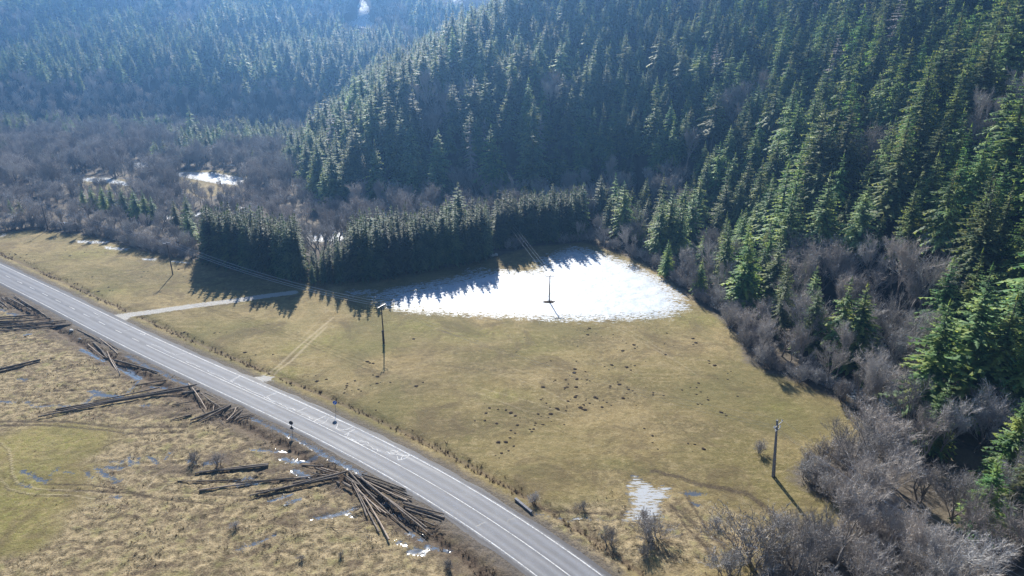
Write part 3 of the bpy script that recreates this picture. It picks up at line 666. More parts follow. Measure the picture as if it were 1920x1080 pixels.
def stuff_instances(name, label_cat, pts, srcs):
    """one object: points carrying rotation, scale and variant"""
    if not len(pts): return
    src = bpy.data.collections.new(name+' sources')
    for i, m in enumerate(srcs):
        o = bpy.data.objects.new('%s source %02d' % (name, i), m); src.objects.link(o)
    m = bpy.data.meshes.new(name); a = np.array(pts, np.float32)
    m.vertices.add(len(a)); m.vertices.foreach_set('co', a[:,:3].ravel())
    for nm, col in (('rz', 3), ('sc', 4), ('tx', 6), ('ty', 7)):
        t_ = m.attributes.new(nm, 'FLOAT', 'POINT'); t_.data.foreach_set('value', a[:,col].copy())
    t_ = m.attributes.new('sw', 'FLOAT', 'POINT'); t_.data.foreach_set('value', (a[:,4]*(.92+.42*((a[:,3]*3.7) % 1.0))).astype(np.float32))
    t_ = m.attributes.new('var', 'INT', 'POINT'); t_.data.foreach_set('value', a[:,5].astype(np.int32))
    o = bpy.data.objects.new(name, m); COL.objects.link(o); o['kind'] = 'stuff'
    gn = bpy.data.node_groups.new(name, 'GeometryNodeTree')
    gn.interface.new_socket('Geometry', in_out='INPUT', socket_type='NodeSocketGeometry')
    gn.interface.new_socket('Geometry', in_out='OUTPUT', socket_type='NodeSocketGeometry')
    N = gn.nodes.new; L = gn.links.new
    gi, go = N('NodeGroupInput'), N('NodeGroupOutput'); ci = N('GeometryNodeCollectionInfo')
    ci.inputs['Collection'].default_value = src; ci.inputs['Separate Children'].default_value = True; ci.inputs['Reset Children'].default_value = True
    ip = N('GeometryNodeInstanceOnPoints'); ip.inputs['Pick Instance'].default_value = True
    def na(n, ty):
        k = N('GeometryNodeInputNamedAttribute'); k.data_type = ty; k.inputs['Name'].default_value = n; return k.outputs[0]
    cx = N('ShaderNodeCombineXYZ'); L(na('tx', 'FLOAT'), cx.inputs[0]); L(na('ty', 'FLOAT'), cx.inputs[1]); L(na('rz', 'FLOAT'), cx.inputs[2])
    L(gi.outputs[0], ip.inputs['Points']); L(ci.outputs[0], ip.inputs['Instance']); L(na('var', 'INT'), ip.inputs['Instance Index'])
    L(cx.outputs[0], ip.inputs['Rotation']); cs = N('ShaderNodeCombineXYZ'); L(na('sw', 'FLOAT'), cs.inputs[0]); L(na('sw', 'FLOAT'), cs.inputs[1]); L(na('sc', 'FLOAT'), cs.inputs[2]); L(cs.outputs[0], ip.inputs['Scale']); L(ip.outputs[0], go.inputs[0])
    mod = o.modifiers.new('scatter', 'NODES'); mod.node_group = gn
    return o

def thing(name, label, cat, loc, rz=0, group=None, sc_=1.0, tilt=(0, 0)):
    o = bpy.data.objects.new(name, None); COL.objects.link(o); o.empty_display_size = .3
    o.location = loc; o.rotation_euler = (tilt[0], tilt[1], rz); o.scale = (sc_,)*3 if not isinstance(sc_, tuple) else sc_
    o['label'] = label; o['category'] = cat
    if group: o['group'] = group
    return o
def part(name, mesh, parent):
    o = bpy.data.objects.new(name, mesh); COL.objects.link(o); o.parent = parent; return o
used_labels = set()
def cell(u, v):
    col = ('above the left plantation' if u < 600 else 'above the middle plantation' if u < 900 else 'above the right plantation block' if u < 1100 else 'above the snowfield corner' if u < 1290 else
           'above the meadow bend' if u < 1450 else 'above the round grey trees' if u < 1600 else 'left of the near firs' if u < 1760 else 'along the right edge')
    if v > 560: col = ('right of the snowfield' if u < 1400 else 'by the bulging meadow corner' if u < 1560 else 'below the round grey trees' if u < 1700 else 'beneath the near firs') if v < 740 else ('right beside the concrete pole' if u < 1560 else 'well right of the concrete pole' if u < 1740 else 'at the lower right edge')
    if u < 380 and v > 330: col = 'along the far left meadow'
    row = 'top' if v < 90 else 'upper' if v < 190 else 'middle' if v < 300 else 'low' if v < 420 else 'lower' if v < 560 else 'sunlit' if v < 740 else 'first' if v < 820 else 'second' if v < 910 else 'bottom'
    return row+' band '+col
def mcell(u, v):
    col = 'in the far left meadow' if u < 380 else 'left of the tallest pole' if u < 720 else 'right of the tallest pole' if u < 950 else 'mid-meadow below the snow pole' if u < 1120 else 'right of mid-meadow' if u < 1300 else 'toward the right-hand wood'
    row = 'topmost' if v < 600 else 'second' if v < 640 else 'third' if v < 680 else 'fourth' if v < 715 else 'fifth' if v < 750 else 'sixth' if v < 790 else 'seventh' if v < 850 else 'lowest'
    return row+' band '+col
def ordinal_labels(items, cellfn):
    # items: (object, word, u, v); numbered with words from the left inside each band
    cells = {}
    for it in items: cells.setdefault(cellfn(it[2], it[3]), []).append(it)
    for nm_, lst in cells.items():
        lst.sort(key=lambda q: q[2])
        for k_, it in enumerate(lst):
            it[0]['label'] = '%s, %s from the left, %s' % (it[1], ordw(k_+1), nm_)
FIR_L, BARE_L, MOLE_L = [], [], []
def uv(x_, y_, z_):
    a_, b_, _ = project(x_, y_, z_); return float(a_), float(b_)
def pct(x_, y_, z_):
    a, b, _ = project(x_, y_, z_); a, b = float(a)/19.2, float(b)/10.8
    def c(v): return 'left edge' if v < 0 else v
    return a, b
def place_label(text, x_, y_, z_):
    a, b = pct(x_, y_, z_); b = max(b, 0.0); a = min(max(a, 0), 100)
    for fmt in ('%.0f', '%.1f'):
        l = (text + ', ' + fmt + '%% across and ' + fmt + '%% down the photo') % (a, b)
        if l not in used_labels: break
    used_labels.add(l); return l
def wide(rz): return .92+.42*((rz*3.7) % 1.0)
def tree(kind, var, x_, y_, z_, rz, s_, label, cat, group, tilt=(0, 0)):
    ms = {'fir_tree': M_FIRS, 'spruce_tree': M_SPRS, 'bare_tree': M_BARES, 'bare_bush': M_BUSHES}[kind][var]
    f_ = wide(rz); o = thing(kind, label, cat, (x_, y_, z_), rz, group, (s_*f_, s_*f_, s_), tilt)
    part('trunk' if kind != 'bare_bush' else 'stems', ms[0], o); part('crown', ms[1], o); return o
def gz(x_, y_): return terrain(np.array([x_]), np.array([y_]))[0][0]

# ------------------------------------------------------------------ spruce plantation
def block(front, rows, rowgap, spacing, dirv, blockname):
    """front: polyline of trunk feet, left to right"""
    P = np.array(front); sl = np.r_[0, np.cumsum(np.hypot(*np.diff(P, axis=0).T))]; out = []
    for r_ in range(rows):
        n = int(sl[-1]/spacing)
        for i in range(n+1):
            s_ = min(sl[-1], max(0, (i+.5*(r_ % 2)+rng.uniform(-.18, .18))*spacing))
            px_ = np.interp(s_, sl, P[:,0]); py_ = np.interp(s_, sl, P[:,1]); px_ += px_/py_*rowgap*r_+rng.uniform(-.4, .4); py_ += rowgap*r_+rng.uniform(-.4, .4)
            out.append((r_, i, px_, py_))
    return out
SPR_STUFF = []
ORD = ['first','second','third','fourth','fifth','sixth','seventh','eighth','ninth','tenth','eleventh','twelfth','thirteenth','fourteenth','fifteenth','sixteenth','seventeenth','eighteenth','nineteenth','twentieth']
def ordw(n): return ORD[n-1] if n <= 20 else ('%dst' if n % 10 == 1 else '%dnd' if n % 10 == 2 else '%drd' if n % 10 == 3 else '%dth') % n
for front, rows, nm, hs in [(G([(392,493),(430,502),(480,512),(530,522),(567,530)]), 5, 'left', (14.0, 18.4)), (G([(588,535),(640,531),(700,524),(760,515),(820,505),(880,494),(914,487)]), 6, 'middle', (14.2, 18.8)), (G([(934,467),(980,461),(1030,455),(1092,449)]), 5, 'right', (14.2, 18.6))]:
    for (r_, i, px_, py_) in block(front, rows, 2.7, 2.6, (.10, 1.0), nm):
        v = int(rng.integers(0, 4)); hh = rng.uniform(*hs); s_ = hh/17.; rz = rng.uniform(0, 6.28)
        if nm == 'middle' and i < 4:
            s_ *= .50+.09*i
            if r_ > 3: continue
        if r_ < 2:
            row = 'front row' if r_ == 0 else 'second row'
            lab = '%s spruce from the left in the %s of the %s dark plantation block' % (ordw(i+1), row, nm)
            tree('spruce_tree', v, px_, py_, -.05, rz, s_, lab, 'spruce tree', 'spruces of the %s plantation block beside the meadow' % nm)
        else: SPR_STUFF.append((px_, py_, -.05, rz, s_, v, 0, 0))

# ------------------------------------------------------------------ explicit conifers
def base_tip(bx, by, ty, z0=0.):
    xx, yy = g(bx, by, z0); v = (ty-CY)/F; sl_ = (SP+v*CP)/(CP-v*SP); return xx, yy, CAMH-sl_*yy-z0
FIR_X = [((22,402),372,1,'small dark conifer at the far left meadow corner, left of a close pair'),((40,402),374,3,'small dark conifer at the far left meadow corner, right of a close pair'),
 ((160,392),352,1,'dark conifer at the left end of the clump behind the grey thicket'),((178,393),346,3,'pointed dark conifer second from left in the clump behind the grey thicket'),((198,396),345,0,'tallest dark conifer left of centre in the clump behind the grey thicket'),((214,398),343,1,'dark conifer in the middle of the clump behind the grey thicket'),
 ((236,402),350,3,'short dark conifer right of centre in the clump behind the grey thicket'),((258,408),352,0,'dark conifer near the right end of the clump behind the grey thicket'),((276,410),356,1,'greener conifer second from right in the clump behind the grey thicket'),((290,412),366,3,'low green conifer at the right end of the clump behind the grey thicket'),
 ((333,428),371,1,'slim dark conifer standing left of the plantation, leftmost of three'),((357,430),362,0,'tall dark conifer standing left of the plantation, rearmost of three'),((359,452),391,3,'short dark conifer standing left of the plantation, front one of three'),
 ((478,322),275,1,'lone dark conifer among pale bare trees by the far snowy clearing'),
 ((862,470),340,0,'tall conifer rising behind the middle plantation block'),((840,468),372,3,'shorter conifer left of the tall one behind the middle plantation block'),
 ((1252,480),347,0,'big dark conifer in the bare trees right of the snowfield'),((1235,484),362,1,'narrow conifer against the big dark one right of the snowfield'),((1272,486),372,3,'third conifer of the dark cluster right of the snowfield'),
 ((1248,520),448,1,'little green conifer at the snowfield edge among bare shrubs'),((1310,555),484,1,'small green conifer right of the snowfield among grey shrubs'),
 ((1385,500),388,0,'dark conifer behind the bare trees above the meadow bend'),((1335,430),322,2,'tall conifer where the slope meets the bare trees, above the snowfield corner'),((1432,512),415,3,'green conifer rightmost of the three above the meadow bend'),((1455,520),440,1,'low green conifer just right of the meadow bend conifers'),
 ((1515,665),535,1,'dark conifer standing alone in the grey trees by the meadow corner'),((1502,572),478,3,'dark conifer behind the largest round bare crown'),
 ((1790,770),492,0,'tallest near fir at the foot of the right slope'),((1843,795),550,2,'broad near fir right of the tallest one at the slope foot'),((1728,790),562,4,'wide dark near fir left of the tallest one at the slope foot'),((1890,815),575,1,'slim bright near fir at the right edge of the slope foot'),((1762,740),600,3,'short fir squeezed behind the tallest near fir'),
 ((1745,850),700,3,'dark young fir low in the thicket below the near firs'),((1830,1010),850,1,'dark fir half hidden in bare trees near the lower right corner'),((1870,930),730,0,'dark fir at the right edge above the bare thicket'),((1905,1000),790,2,'dark teal fir cut by the right edge of the photo')]
EXPL = []
for (bx, by), ty, v, lab in FIR_X:
    xx, yy, hh = base_tip(bx, by, ty); zz = gz(xx, yy)
    EXPL.append((xx, yy)); used_labels.add(lab)
    tree('fir_tree', v, xx, yy, zz-.1, rng.uniform(0, 6.28), (hh-zz)/H_FIRS[v] if hh-zz > 3 else hh/H_FIRS[v], lab, 'fir tree', 'separate conifers round the meadow')
EXPL = np.array(EXPL)

# ------------------------------------------------------------------ scattered forest
def scatter(x0, x1, y0, y1, sp, seed):
    r_ = np.random.default_rng(seed); a, b = np.meshgrid(np.arange(x0, x1, sp), np.arange(y0, y1, sp*.87))
    a = a + (np.arange(a.shape[0]) % 2)[:,None]*sp/2
    a = a.ravel()+r_.uniform(-.38, .38, a.size)*sp; b = b.ravel()+r_.uniform(-.38, .38, b.size)*sp
    zz, da, db = terrain(a, b); return a, b, zz, da, db, r_
fir_c, bare_c = [], []
edge_open = [tuple(p) for p in EDGE_POLY]
def in_view(a, b, zz, h, mx=260, my=420):
    u, v, d = project(a, b, zz+h); return (d > 20) & (u > -mx) & (u < 1920+mx) & (v > -my) & (v < 1080+my+200)
CLEAR = [p for p in SNOW_SMALL[7:10]] + [SNOW_SMALL[14]]
OPEN_WIN = [G(p) for p in [[(328,322),(400,320),(468,330),(470,350),(440,372),(418,358),(395,380),(360,368),(335,352)],[(128,330),(200,330),(248,340),(245,368),(190,362),(132,356)],[(238,303),(276,303),(272,340),(242,336)]]]
def clear_mask(a, b, m=1.5):
    k = np.zeros(a.shape, bool)
    for p in CLEAR: k |= poly_sd(a, b, p) > -m
    k |= poly_sd(a, b, EDGE_POLY) > -.8
    k |= seg_dist(a, b, [tuple(p) for p in centre[::5]]) < 9
    for p in OPEN_WIN: k |= poly_sd(a, b, p) > 0
    for fx, fw in ((G([(392,493),(567,530)]), 0), (G([(588,535),(820,505),(914,487)]), 0), (G([(934,467),(1092,449)]), 0)):
        f2 = [(p[0], p[1]+6.5) for p in fx]; k |= seg_dist(a, b, f2) < 7.0
    return k
# slope A
_s1 = scatter(-140, 420, 20, 640, 6.8, 101); _s2 = scatter(-140, 420, 20, 640, 5.6, 111)
_k1 = _s1[1] + .35*_s1[0] < 285; _k2 = _s2[1] + .35*_s2[0] >= 285
a, b, zz, da, db = [np.r_[_s1[i][_k1], _s2[i][_k2]] for i in range(5)]; r_ = _s1[5]
mixn = fbm(a/38., b/38., 201, 3); ok = (da > 2) & (zz < 215) & in_view(a, b, zz, 18) & ~clear_mask(a, b)
tu, tv, td = project(a, b, zz+16)
shade = np.exp(-((tu-1130)/230)**2-((tv-330)/90)**2)      # beechwood low on the middle slope
isbare = (mixn + .30*shade + .10*np.exp(-(da/9)**2) > .72)
okd = r_.random(a.size) > .06
for i in np.nonzero(ok & okd)[0]:
    if isbare[i]: bare_c.append((a[i], b[i], zz[i], r_.uniform(11, 17), 'slope'))
    elif np.hypot(EXPL[:,0]-a[i], EXPL[:,1]-b[i]).min() > 3.5: fir_c.append((a[i], b[i], zz[i], r_.choice([r_.uniform(15, 22), r_.uniform(9, 15), r_.uniform(22, 28)], p=[.55, .25, .2])*np.clip(1.0-(b[i]+.35*a[i]-250)/330., .58, 1)*(1+.22*np.clip((a[i]-70)/60., 0, 1)), 'slope'))
# far hill B
a, b, zz, da, db, r_ = scatter(-620, 60, 425, 900, 8.0, 102)
mixn = fbm(a/55., b/40., 202, 4); ok = (da < 2) & in_view(a, b, zz, 14, 160, 160)
u_, v_, _ = project(a, b, zz+5); cl = (np.hypot((u_-678)/24, (v_-34)/36) < 1) | ((np.abs(u_-680) < 20) & (v_ < 40) & (v_ > -40))
isbare = (mixn + .20*np.exp(-((v_-235)/60)**2) - .22*np.exp(-((v_-110)/50)**2)) > .50
for i in np.nonzero(ok & ~cl & (r_.random(a.size) > .08))[0]:
    if isbare[i]: bare_c.append((a[i], b[i], zz[i], r_.uniform(10, 15), 'far'))
    else: fir_c.append((a[i], b[i], zz[i], r_.choice([r_.uniform(12, 17), r_.uniform(17, 23)], p=[.7, .3]), 'far'))
# valley floor woods
a, b, zz, da, db, r_ = scatter(-420, 140, 40, 500, 5.4, 103)
ok = (da <= 2) & (db < 12) & (in_view(a, b, zz, 8)) & ~clear_mask(a, b)
dens = fbm(a/25., b/25., 203, 3)
wd = -poly_sd(a, b, EDGE_POLY)
ok &= (r_.random(a.size) < np.where(wd < 14, .97, np.where(dens > .38, .9, .55)))
ok &= np.hypot(a[:,None]-EXPL[None,:,0], b[:,None]-EXPL[None,:,1]).min(1) > 1.6
far_ = EXPL[EXPL[:,1] > 185]; ddx = np.abs(a[:,None]-far_[None,:,0]*(b[:,None]/far_[None,:,1])); ddy = far_[None,:,1]-b[:,None]
ok &= ~((ddx < 2.6) & (ddy > -1) & (ddy < 15)).any(1)
for i in np.nonzero(ok)[0]:
    near = b[i] < 125
    h = r_.uniform(5, 11.5) if wd[i] < 12 and not near else r_.uniform(7, 15.5)
    if a[i] < -60 and b[i] < 290: h = min(h, r_.uniform(6.5, 10))
    if near:
        h = r_.uniform(8.5, 14.5)
        if r_.random() < .25: continue
    if not near and wd[i] > 9 and a[i] > 30 and r_.random() < (.62 if b[i] > 118 else .25): fir_c.append((a[i], b[i], zz[i], r_.uniform(12, 22), 'foot'))
    elif b[i] > 345 and vnoise(a[i]/22., b[i]/22., 303) > .58: fir_c.append((a[i], b[i], zz[i], r_.uniform(9, 16), 'far'))
    else: bare_c.append((a[i], b[i], zz[i], h, 'floor'))
# shrubs that close the edge of the wood
BUSH_C = []
a, b, zz, da, db, r_ = scatter(-300, 110, 60, 260, 2.3, 104)
wd = -poly_sd(a, b, EDGE_POLY); ok = (wd > .6) & (wd < 5.5) & (r_.random(a.size) < .75) & in_view(a, b, zz, 3, 60, 60) & ~clear_mask(a, b, .3)
for i in np.nonzero(ok)[0]: BUSH_C.append((a[i], b[i], zz[i], r_.uniform(2.2, 5.)))

def split(cands, nmax):
    A_ = np.array([c[:4] for c in cands]); u, v, d = project(A_[:,0], A_[:,1], A_[:,2]+A_[:,3]*.85)
    size = A_[:,3]/d; vis = (u > 0) & (u < 1920) & (v > -10) & (v < 1080)
    order = np.argsort(-np.where(vis, size, 0)); return set(order[:nmax].tolist())
fi = split(fir_c, 262); bi = split(bare_c, 285)
FIR_STUFF, FAR_STUFF, BARE_STUFF = [], [], []
for i, (xx, yy, zz, h, zn) in enumerate(fir_c):
    v = int(rng.integers(0, 8)) if rng.random() > .015 else 8; rz = rng.uniform(0, 6.28); s_ = h/H_FIRS[v]; tl = (rng.uniform(-.03,.03), rng.uniform(-.03,.03))
    if i in fi:
        tall = 'tall' if h > 22 else 'short' if h < 15 else 'mid-sized'
        o_ = tree('fir_tree', v, xx, yy, zz-.3, rz, s_, '', 'fir tree', 'firs covering the mountain slope', tl)
        FIR_L.append((o_, tall+(' dead grey fir' if v == 8 else ' fir'), *uv(xx, yy, zz+h)))
    else: FIR_STUFF.append((xx, yy, zz-.3, rz, s_, v, *tl))
for i, (xx, yy, zz, h, zn) in enumerate(bare_c):
    v = int(rng.integers(0, 6)) if yy > 125 else int(rng.choice([0, 0, 1, 1, 0, 5, 5, 5, 3])); rz = rng.uniform(0, 6.28); s_ = h/H_BARES[v]; tl = (rng.uniform(-.05,.05), rng.uniform(-.05,.05))
    if i in bi:
        multi = 'many-stemmed' if v in (3, 4) else 'single-trunked'
        o_ = tree('bare_tree', v, xx, yy, zz-.1, rz, s_, '', 'bare tree', 'leafless grey trees around the meadow', tl)
        BARE_L.append((o_, multi+' bare tree', *uv(xx, yy, zz+h)))
    else: BARE_STUFF.append((xx, yy, zz-.1, rz, s_, v, *tl))
ordinal_labels(FIR_L, cell); ordinal_labels(BARE_L, cell)
stuff_instances('spruce_stand', '', SPR_STUFF, [merged('spruce whole', [(a_, M_BARK), (b_, M_SPRUCE)]) for a_, b_ in SPRS])
stuff_instances('fir_forest', '', FIR_STUFF, [merged('fir whole', [(a_, M_BARK), (b_, M_FIR)] if i_ < 8 else [(a_, M_TRUNK), (b_, M_TWIG)]) for i_, (a_, b_) in enumerate(FIRS)])
stuff_instances('bare_woodland', '', BARE_STUFF, [merged('bare whole', [(a_, M_TRUNK), (b_, M_TWIG)]) for a_, b_ in BARES])
bush_m = [merged('bush whole', [(a_, M_TRUNK), (b_, M_TWIG)]) for a_, b_ in BUSHES]
stuff_instances('undergrowth', '', [(p[0], p[1], p[2]-.05, rng.uniform(0, 6.28), p[3]/3.7, int(rng.integers(0, 2)), 0, 0) for p in BUSH_C], bush_m)
# lone bushes
for (bx, by), h, lab in [((365,865),2.3,'grey leafless bush beside puddles in the left marsh'),((410,872),3.0,'thin bare sapling left of the horizontal logs'),((1000,942),2.2,'reddish bare bush in the ditch by the culvert'),((1142,1018),3.0,'small bare tree below the stream, left one of two'),
                        ((1225,1010),4.2,'larger bare tree below the icy pond'),((1208,976),2.4,'thin shrub standing in the icy pond'),((1090,955),1.6,'brown bush on the stream bank'),((1425,850),3.0,'pale shrub left of the concrete pole'),((1415,1050),9.0,'multi-stemmed bare tree at the left of the bottom right thicket'),
                        ((1360,1075),5.,'low bare shrub at the bottom edge left of the thicket'),((640,1045),1.2,'tiny sapling in rough grass at the bottom, right of two'),((565,1050),1.2,'tiny sapling in rough grass at the bottom, left of two'),((440,990),1.5,'thin sapling below the long logs'),((840,1065),1.6,'brown weed clump beside the road at the bottom'),
                        ((1210,1040),2.0,'low bush under the larger bare tree'),((1340,985),2.2,'thin shrub above the muddy ditch')]:
    xx, yy = g(bx, by); v = random.randrange(2)
    tree('bare_bush', v, xx, yy, -.1, random.uniform(0, 6), h/H_BUSH[v], lab, 'bush', None)

# ------------------------------------------------------------------ dry tufts (uncountable)
t = NT('straw'); cc = t.mix(t.n('ShaderNodeNewGeometry').outputs['Random Per Island'], (.24,.18,.10), (.52,.43,.28))
M_STRAW = t.done(t.bsdf(cc, .8, .2))
t = NT('weed'); cc = t.mix(t.n('ShaderNodeNewGeometry').outputs['Random Per Island'], (.05,.032,.02), (.17,.11,.07))
M_WEED = t.done(t.bsdf(cc, .8, .2))
def tuft(seed, n, h, sp, wd, mt):
    rr = random.Random(seed); b = MB()
    for _ in range(n):
        a = rr.uniform(0, 6.28); r0 = rr.uniform(0, sp*.35); p = Vector((math.cos(a)*r0, math.sin(a)*r0, -.03)); r1 = sp*rr.uniform(.5, 1.2)
        q = Vector((math.cos(a+rr.uniform(-.6,.6))*r1, math.sin(a)*r1, h*rr.uniform(.35, 1))); sdv = Vector((-math.sin(a), math.cos(a), 0))*wd
        b.tri(p-sdv, p+sdv, q)
    return b.mesh('tuft', [mt])
tufts = [tuft(1, 26, .30, .28, .035, M_STRAW), tuft(2, 30, .24, .36, .035, M_STRAW), tuft(3, 22, .40, .22, .03, M_STRAW)]
weeds = [tuft(4, 22, .65, .30, .02, M_WEED), tuft(5, 18, .45, .35, .025, M_WEED)]
from mathutils.bvhtree import BVHTree
Zg = z.reshape(shp)
def ground_z(a, b):
    ix = np.clip(np.searchsorted(GX, a)-1, 0, nx-2); iy = np.clip(np.searchsorted(GY, b)-1, 0, ny-2)
    fx = (a-GX[ix])/(GX[ix+1]-GX[ix]); fy = (b-GY[iy])/(GY[iy+1]-GY[iy])
    return (Zg[iy,ix]*(1-fx)+Zg[iy,ix+1]*fx)*(1-fy)+(Zg[iy+1,ix]*(1-fx)+Zg[iy+1,ix+1]*fx)*fy
def samp(field, a, b):
    f = field.reshape(shp); ix = np.clip(np.searchsorted(GX, a), 0, nx-1); iy = np.clip(np.searchsorted(GY, b), 0, ny-1); return f[iy, ix]
N_ = 60000
a = rng.uniform(-135, 75, N_); b = rng.uniform(62, 190, N_)
k = (samp(rough, a, b)*(fbm(a/3., b/3., 91, 3) > .50)*(fbm(a/11., b/11., 95, 2) > .42) > rng.uniform(.2, 1, N_)*.9) & (samp(d_road, a, b) > 5.5) & (samp(wet, a, b) < -.2) & (samp(dark, a, b) < .5) & (samp(mud, a, b) < .3*1.6) & (samp(wood, a, b) < 1)
u_, v_, d_ = project(a, b, 0.); k &= (u_ > -80) & (u_ < 2000) & (v_ < 1120)
a, b = a[k], b[k]; zz = ground_z(a, b)
stuff_instances('dry_grass', '', [(a[i], b[i], zz[i]-.04, rng.uniform(0, 6.28), rng.uniform(.35, .9), int(rng.integers(0, 3)), 0, 0) for i in range(len(a))], tufts)
P = []
for i in range(3400):
    s_ = rng.uniform(0, NS-2); sd_ = 1 if rng.random() < .62 else -1; o_ = sd_*(6.6+abs(rng.normal(0, 1.0)))
    if fbm(np.array([s_/6.]), np.array([o_]), 5, 2)[0] < .42: continue
    p = road_pt(s_, o_); x_, y_ = p[0], p[1]
    if samp(tr, np.array([x_]), np.array([y_]))[0] > -1.2: continue
    P.append((x_, y_, float(ground_z(np.array([x_]), np.array([y_]))[0])-.03, rng.uniform(0, 6.28), rng.uniform(.5, 1.2), int(rng.integers(0, 2)), 0, 0))
stuff_instances('verge_weeds', '', P, weeds)

# ------------------------------------------------------------------ molehills
t = NT('fresh soil'); M_SOIL = t.done(t.bsdf(t.mix(t.noise(6., 4, .7), (.018,.014,.010), (.07,.05,.035)), .95, .1, t.bump(t.noise(9, 4, .7), .05)))
def mound(seed):
    rr = random.Random(seed); V_ = [(0, 0, .20)]; F_ = []; K = 12
    for j, (rd, zz_) in enumerate(((.17, .17), (.32, .08), (.47, -.04))):
        for k_ in range(K):
            a_ = 2*math.pi*k_/K; q_ = rd*rr.uniform(.8, 1.25); V_.append((q_*math.cos(a_), q_*math.sin(a_)*.9, zz_+rr.uniform(-.025, .025)*(j < 2)))
    for k_ in range(K): F_.append((0, 1+k_, 1+(k_+1) % K))
    for j in range(2):
        for k_ in range(K): a_ = 1+j*K; F_.append((a_+k_, a_+K+k_, a_+K+(k_+1) % K, a_+(k_+1) % K))
    m = bpy.data.meshes.new('molehill'); m.from_pydata(V_, [], F_); m.materials.append(M_SOIL); m.update(); return m
MM = [mound(i) for i in range(5)]
def z7(pts): return Z4(900, 560, 3.6, pts)
mole = z7([(615,172),(630,188),(655,212),(678,213),(706,223),(728,210),(738,200),(750,230),(727,244),(783,233),(820,258),(860,268),(898,263),(900,277),(900,242),(963,284),(986,300),(1038,312),(1045,335),(1062,326),(963,352),(925,342),(658,320),(695,264),(1055,200),(1190,200),(1260,232),(1210,352),(1252,378),(1118,423),(650,422),(762,436),(842,458),(870,480),(890,448),(910,462),(1020,442),(1045,452),(1018,482),(1020,503),(990,462),(640,476),(635,500),(690,510),(712,492),(728,515),(605,518),(620,523),(595,540),(580,548),(508,550),(497,558),(653,543),(685,543),(722,548),(560,570),(596,576),(575,602),(570,612),(590,597),(650,597),(692,590),(718,575),(425,597),(740,555),(770,558),(878,590),(877,602),(900,572),(928,563),(947,550),(940,580),(970,548),(912,536),(993,597),(1003,612),(1030,622),(1045,607),(1045,637),(1118,602),(1170,635),(1168,648),(1205,541),(1240,654),(650,655),(642,665),(610,678),(595,692),(718,677),(715,687),(660,713),(700,715),(703,722),(740,706),(763,713),(806,690),(833,684),(855,700),(777,665),(790,672),(585,725),(587,736),(677,734),(708,750),(690,745),(824,732),(520,742),(530,750),(580,757),(472,733),(448,706),(422,672),(412,682),(392,779),(478,778),(463,802),(413,795),(482,830),(568,850),(418,850),(428,850),(440,853),(375,840),(370,855),(362,880),(337,882),(349,898),(272,832),(325,832),(252,854),(206,891),(238,908),(202,940),(175,968),(125,970),(228,996),(192,1027),(145,1043),(105,1058),(130,1075),(113,844),(33,823),(42,773),(33,708),(65,738),(122,748),(175,752),(207,770),(238,790),(270,806),(268,280),(245,360),(300,262),(478,420),(450,433),(1365,617),(1420,600),(1475,570),(1463,600),(1462,645),(1490,630),(1245,305),(1308,317),(1438,270),(1458,298),(1440,310),(1488,388),(1545,420),(1548,437),(1585,450),(1605,540),(1672,505),(1693,490),(1672,545),(1738,658),(1775,568),(1535,665),(1540,683),(1487,705),(1498,715),(1470,712),(1628,768),(1655,778),(1662,790),(1110,877),(1165,926),(1165,972),(1200,1015),(1450,985),(1435,1030),(1510,1015),(1405,978),(1000,672),(1010,710),(1055,720),(1040,697),(965,672),(950,705),(885,720),(990,640)])
mole += Z4(400, 600, 4.155, [(1245,428),(1280,440),(1302,487),(1275,495),(1240,530),(1225,508),(1103,474),(1045,495),(1040,512),(1037,527),(1025,540),(1020,568),(1078,548),(1132,540),(1150,554),(1052,443),(880,462),(807,478),(738,442),(798,434),(1245,338),(1220,335),(1200,325),(1268,700),(1290,640),(1580,515),(1635,487),(1380,485),(1560,148),(1345,180),(465,268),(245,254),(200,115),(50,98),(10,103),(330,272),(400,172),(318,76)])
mole += Z4(0, 360, 4, [(80,448),(112,462),(118,470),(158,510),(155,490),(195,497),(200,525),(245,488),(262,507),(258,533),(330,497),(292,490),(150,428),(200,470),(490,437),(525,480),(598,435),(635,452),(648,437),(765,463),(622,408),(695,632),(665,645),(690,640),(765,617),(748,680),(695,682),(815,708),(815,714),(825,738),(845,742),(870,690),(650,738),(668,742),(645,732),(700,745),(740,745),(535,652),(560,682),(1420,572),(1340,580),(1110,595),(1062,638),(1375,635),(1080,597),(1385,1048),(1410,1060),(1580,1042),(1610,1058),(1700,1050)])
mole += Z4(800, 780, 3.6, [(325,32),(393,30),(473,51),(612,62),(568,98),(598,116),(563,148),(533,176),(485,178),(588,204),(553,234),(505,250),(465,267),(490,282),(475,355),(535,376),(823,10),(843,37),(928,57),(697,90),(720,88),(683,38),(733,47),(770,57),(800,57),(800,70),(30,197),(42,215),(75,205),(75,218),(95,220),(145,233),(165,243),(180,245),(195,233),(1470,85),(1525,133),(1795,237),(988,396),(645,455),(945,488),(930,550),(965,550),(975,450),(1035,460),(1060,520),(940,425),(1105,480)])
mole += Z4(1280, 720, 3, [(300,65),(420,118),(432,117),(450,122),(500,125),(515,98),(210,160),(240,165),(75,340),(55,378),(115,365),(215,472),(30,20),(145,70),(100,110),(60,75),(390,118)])
seen = []
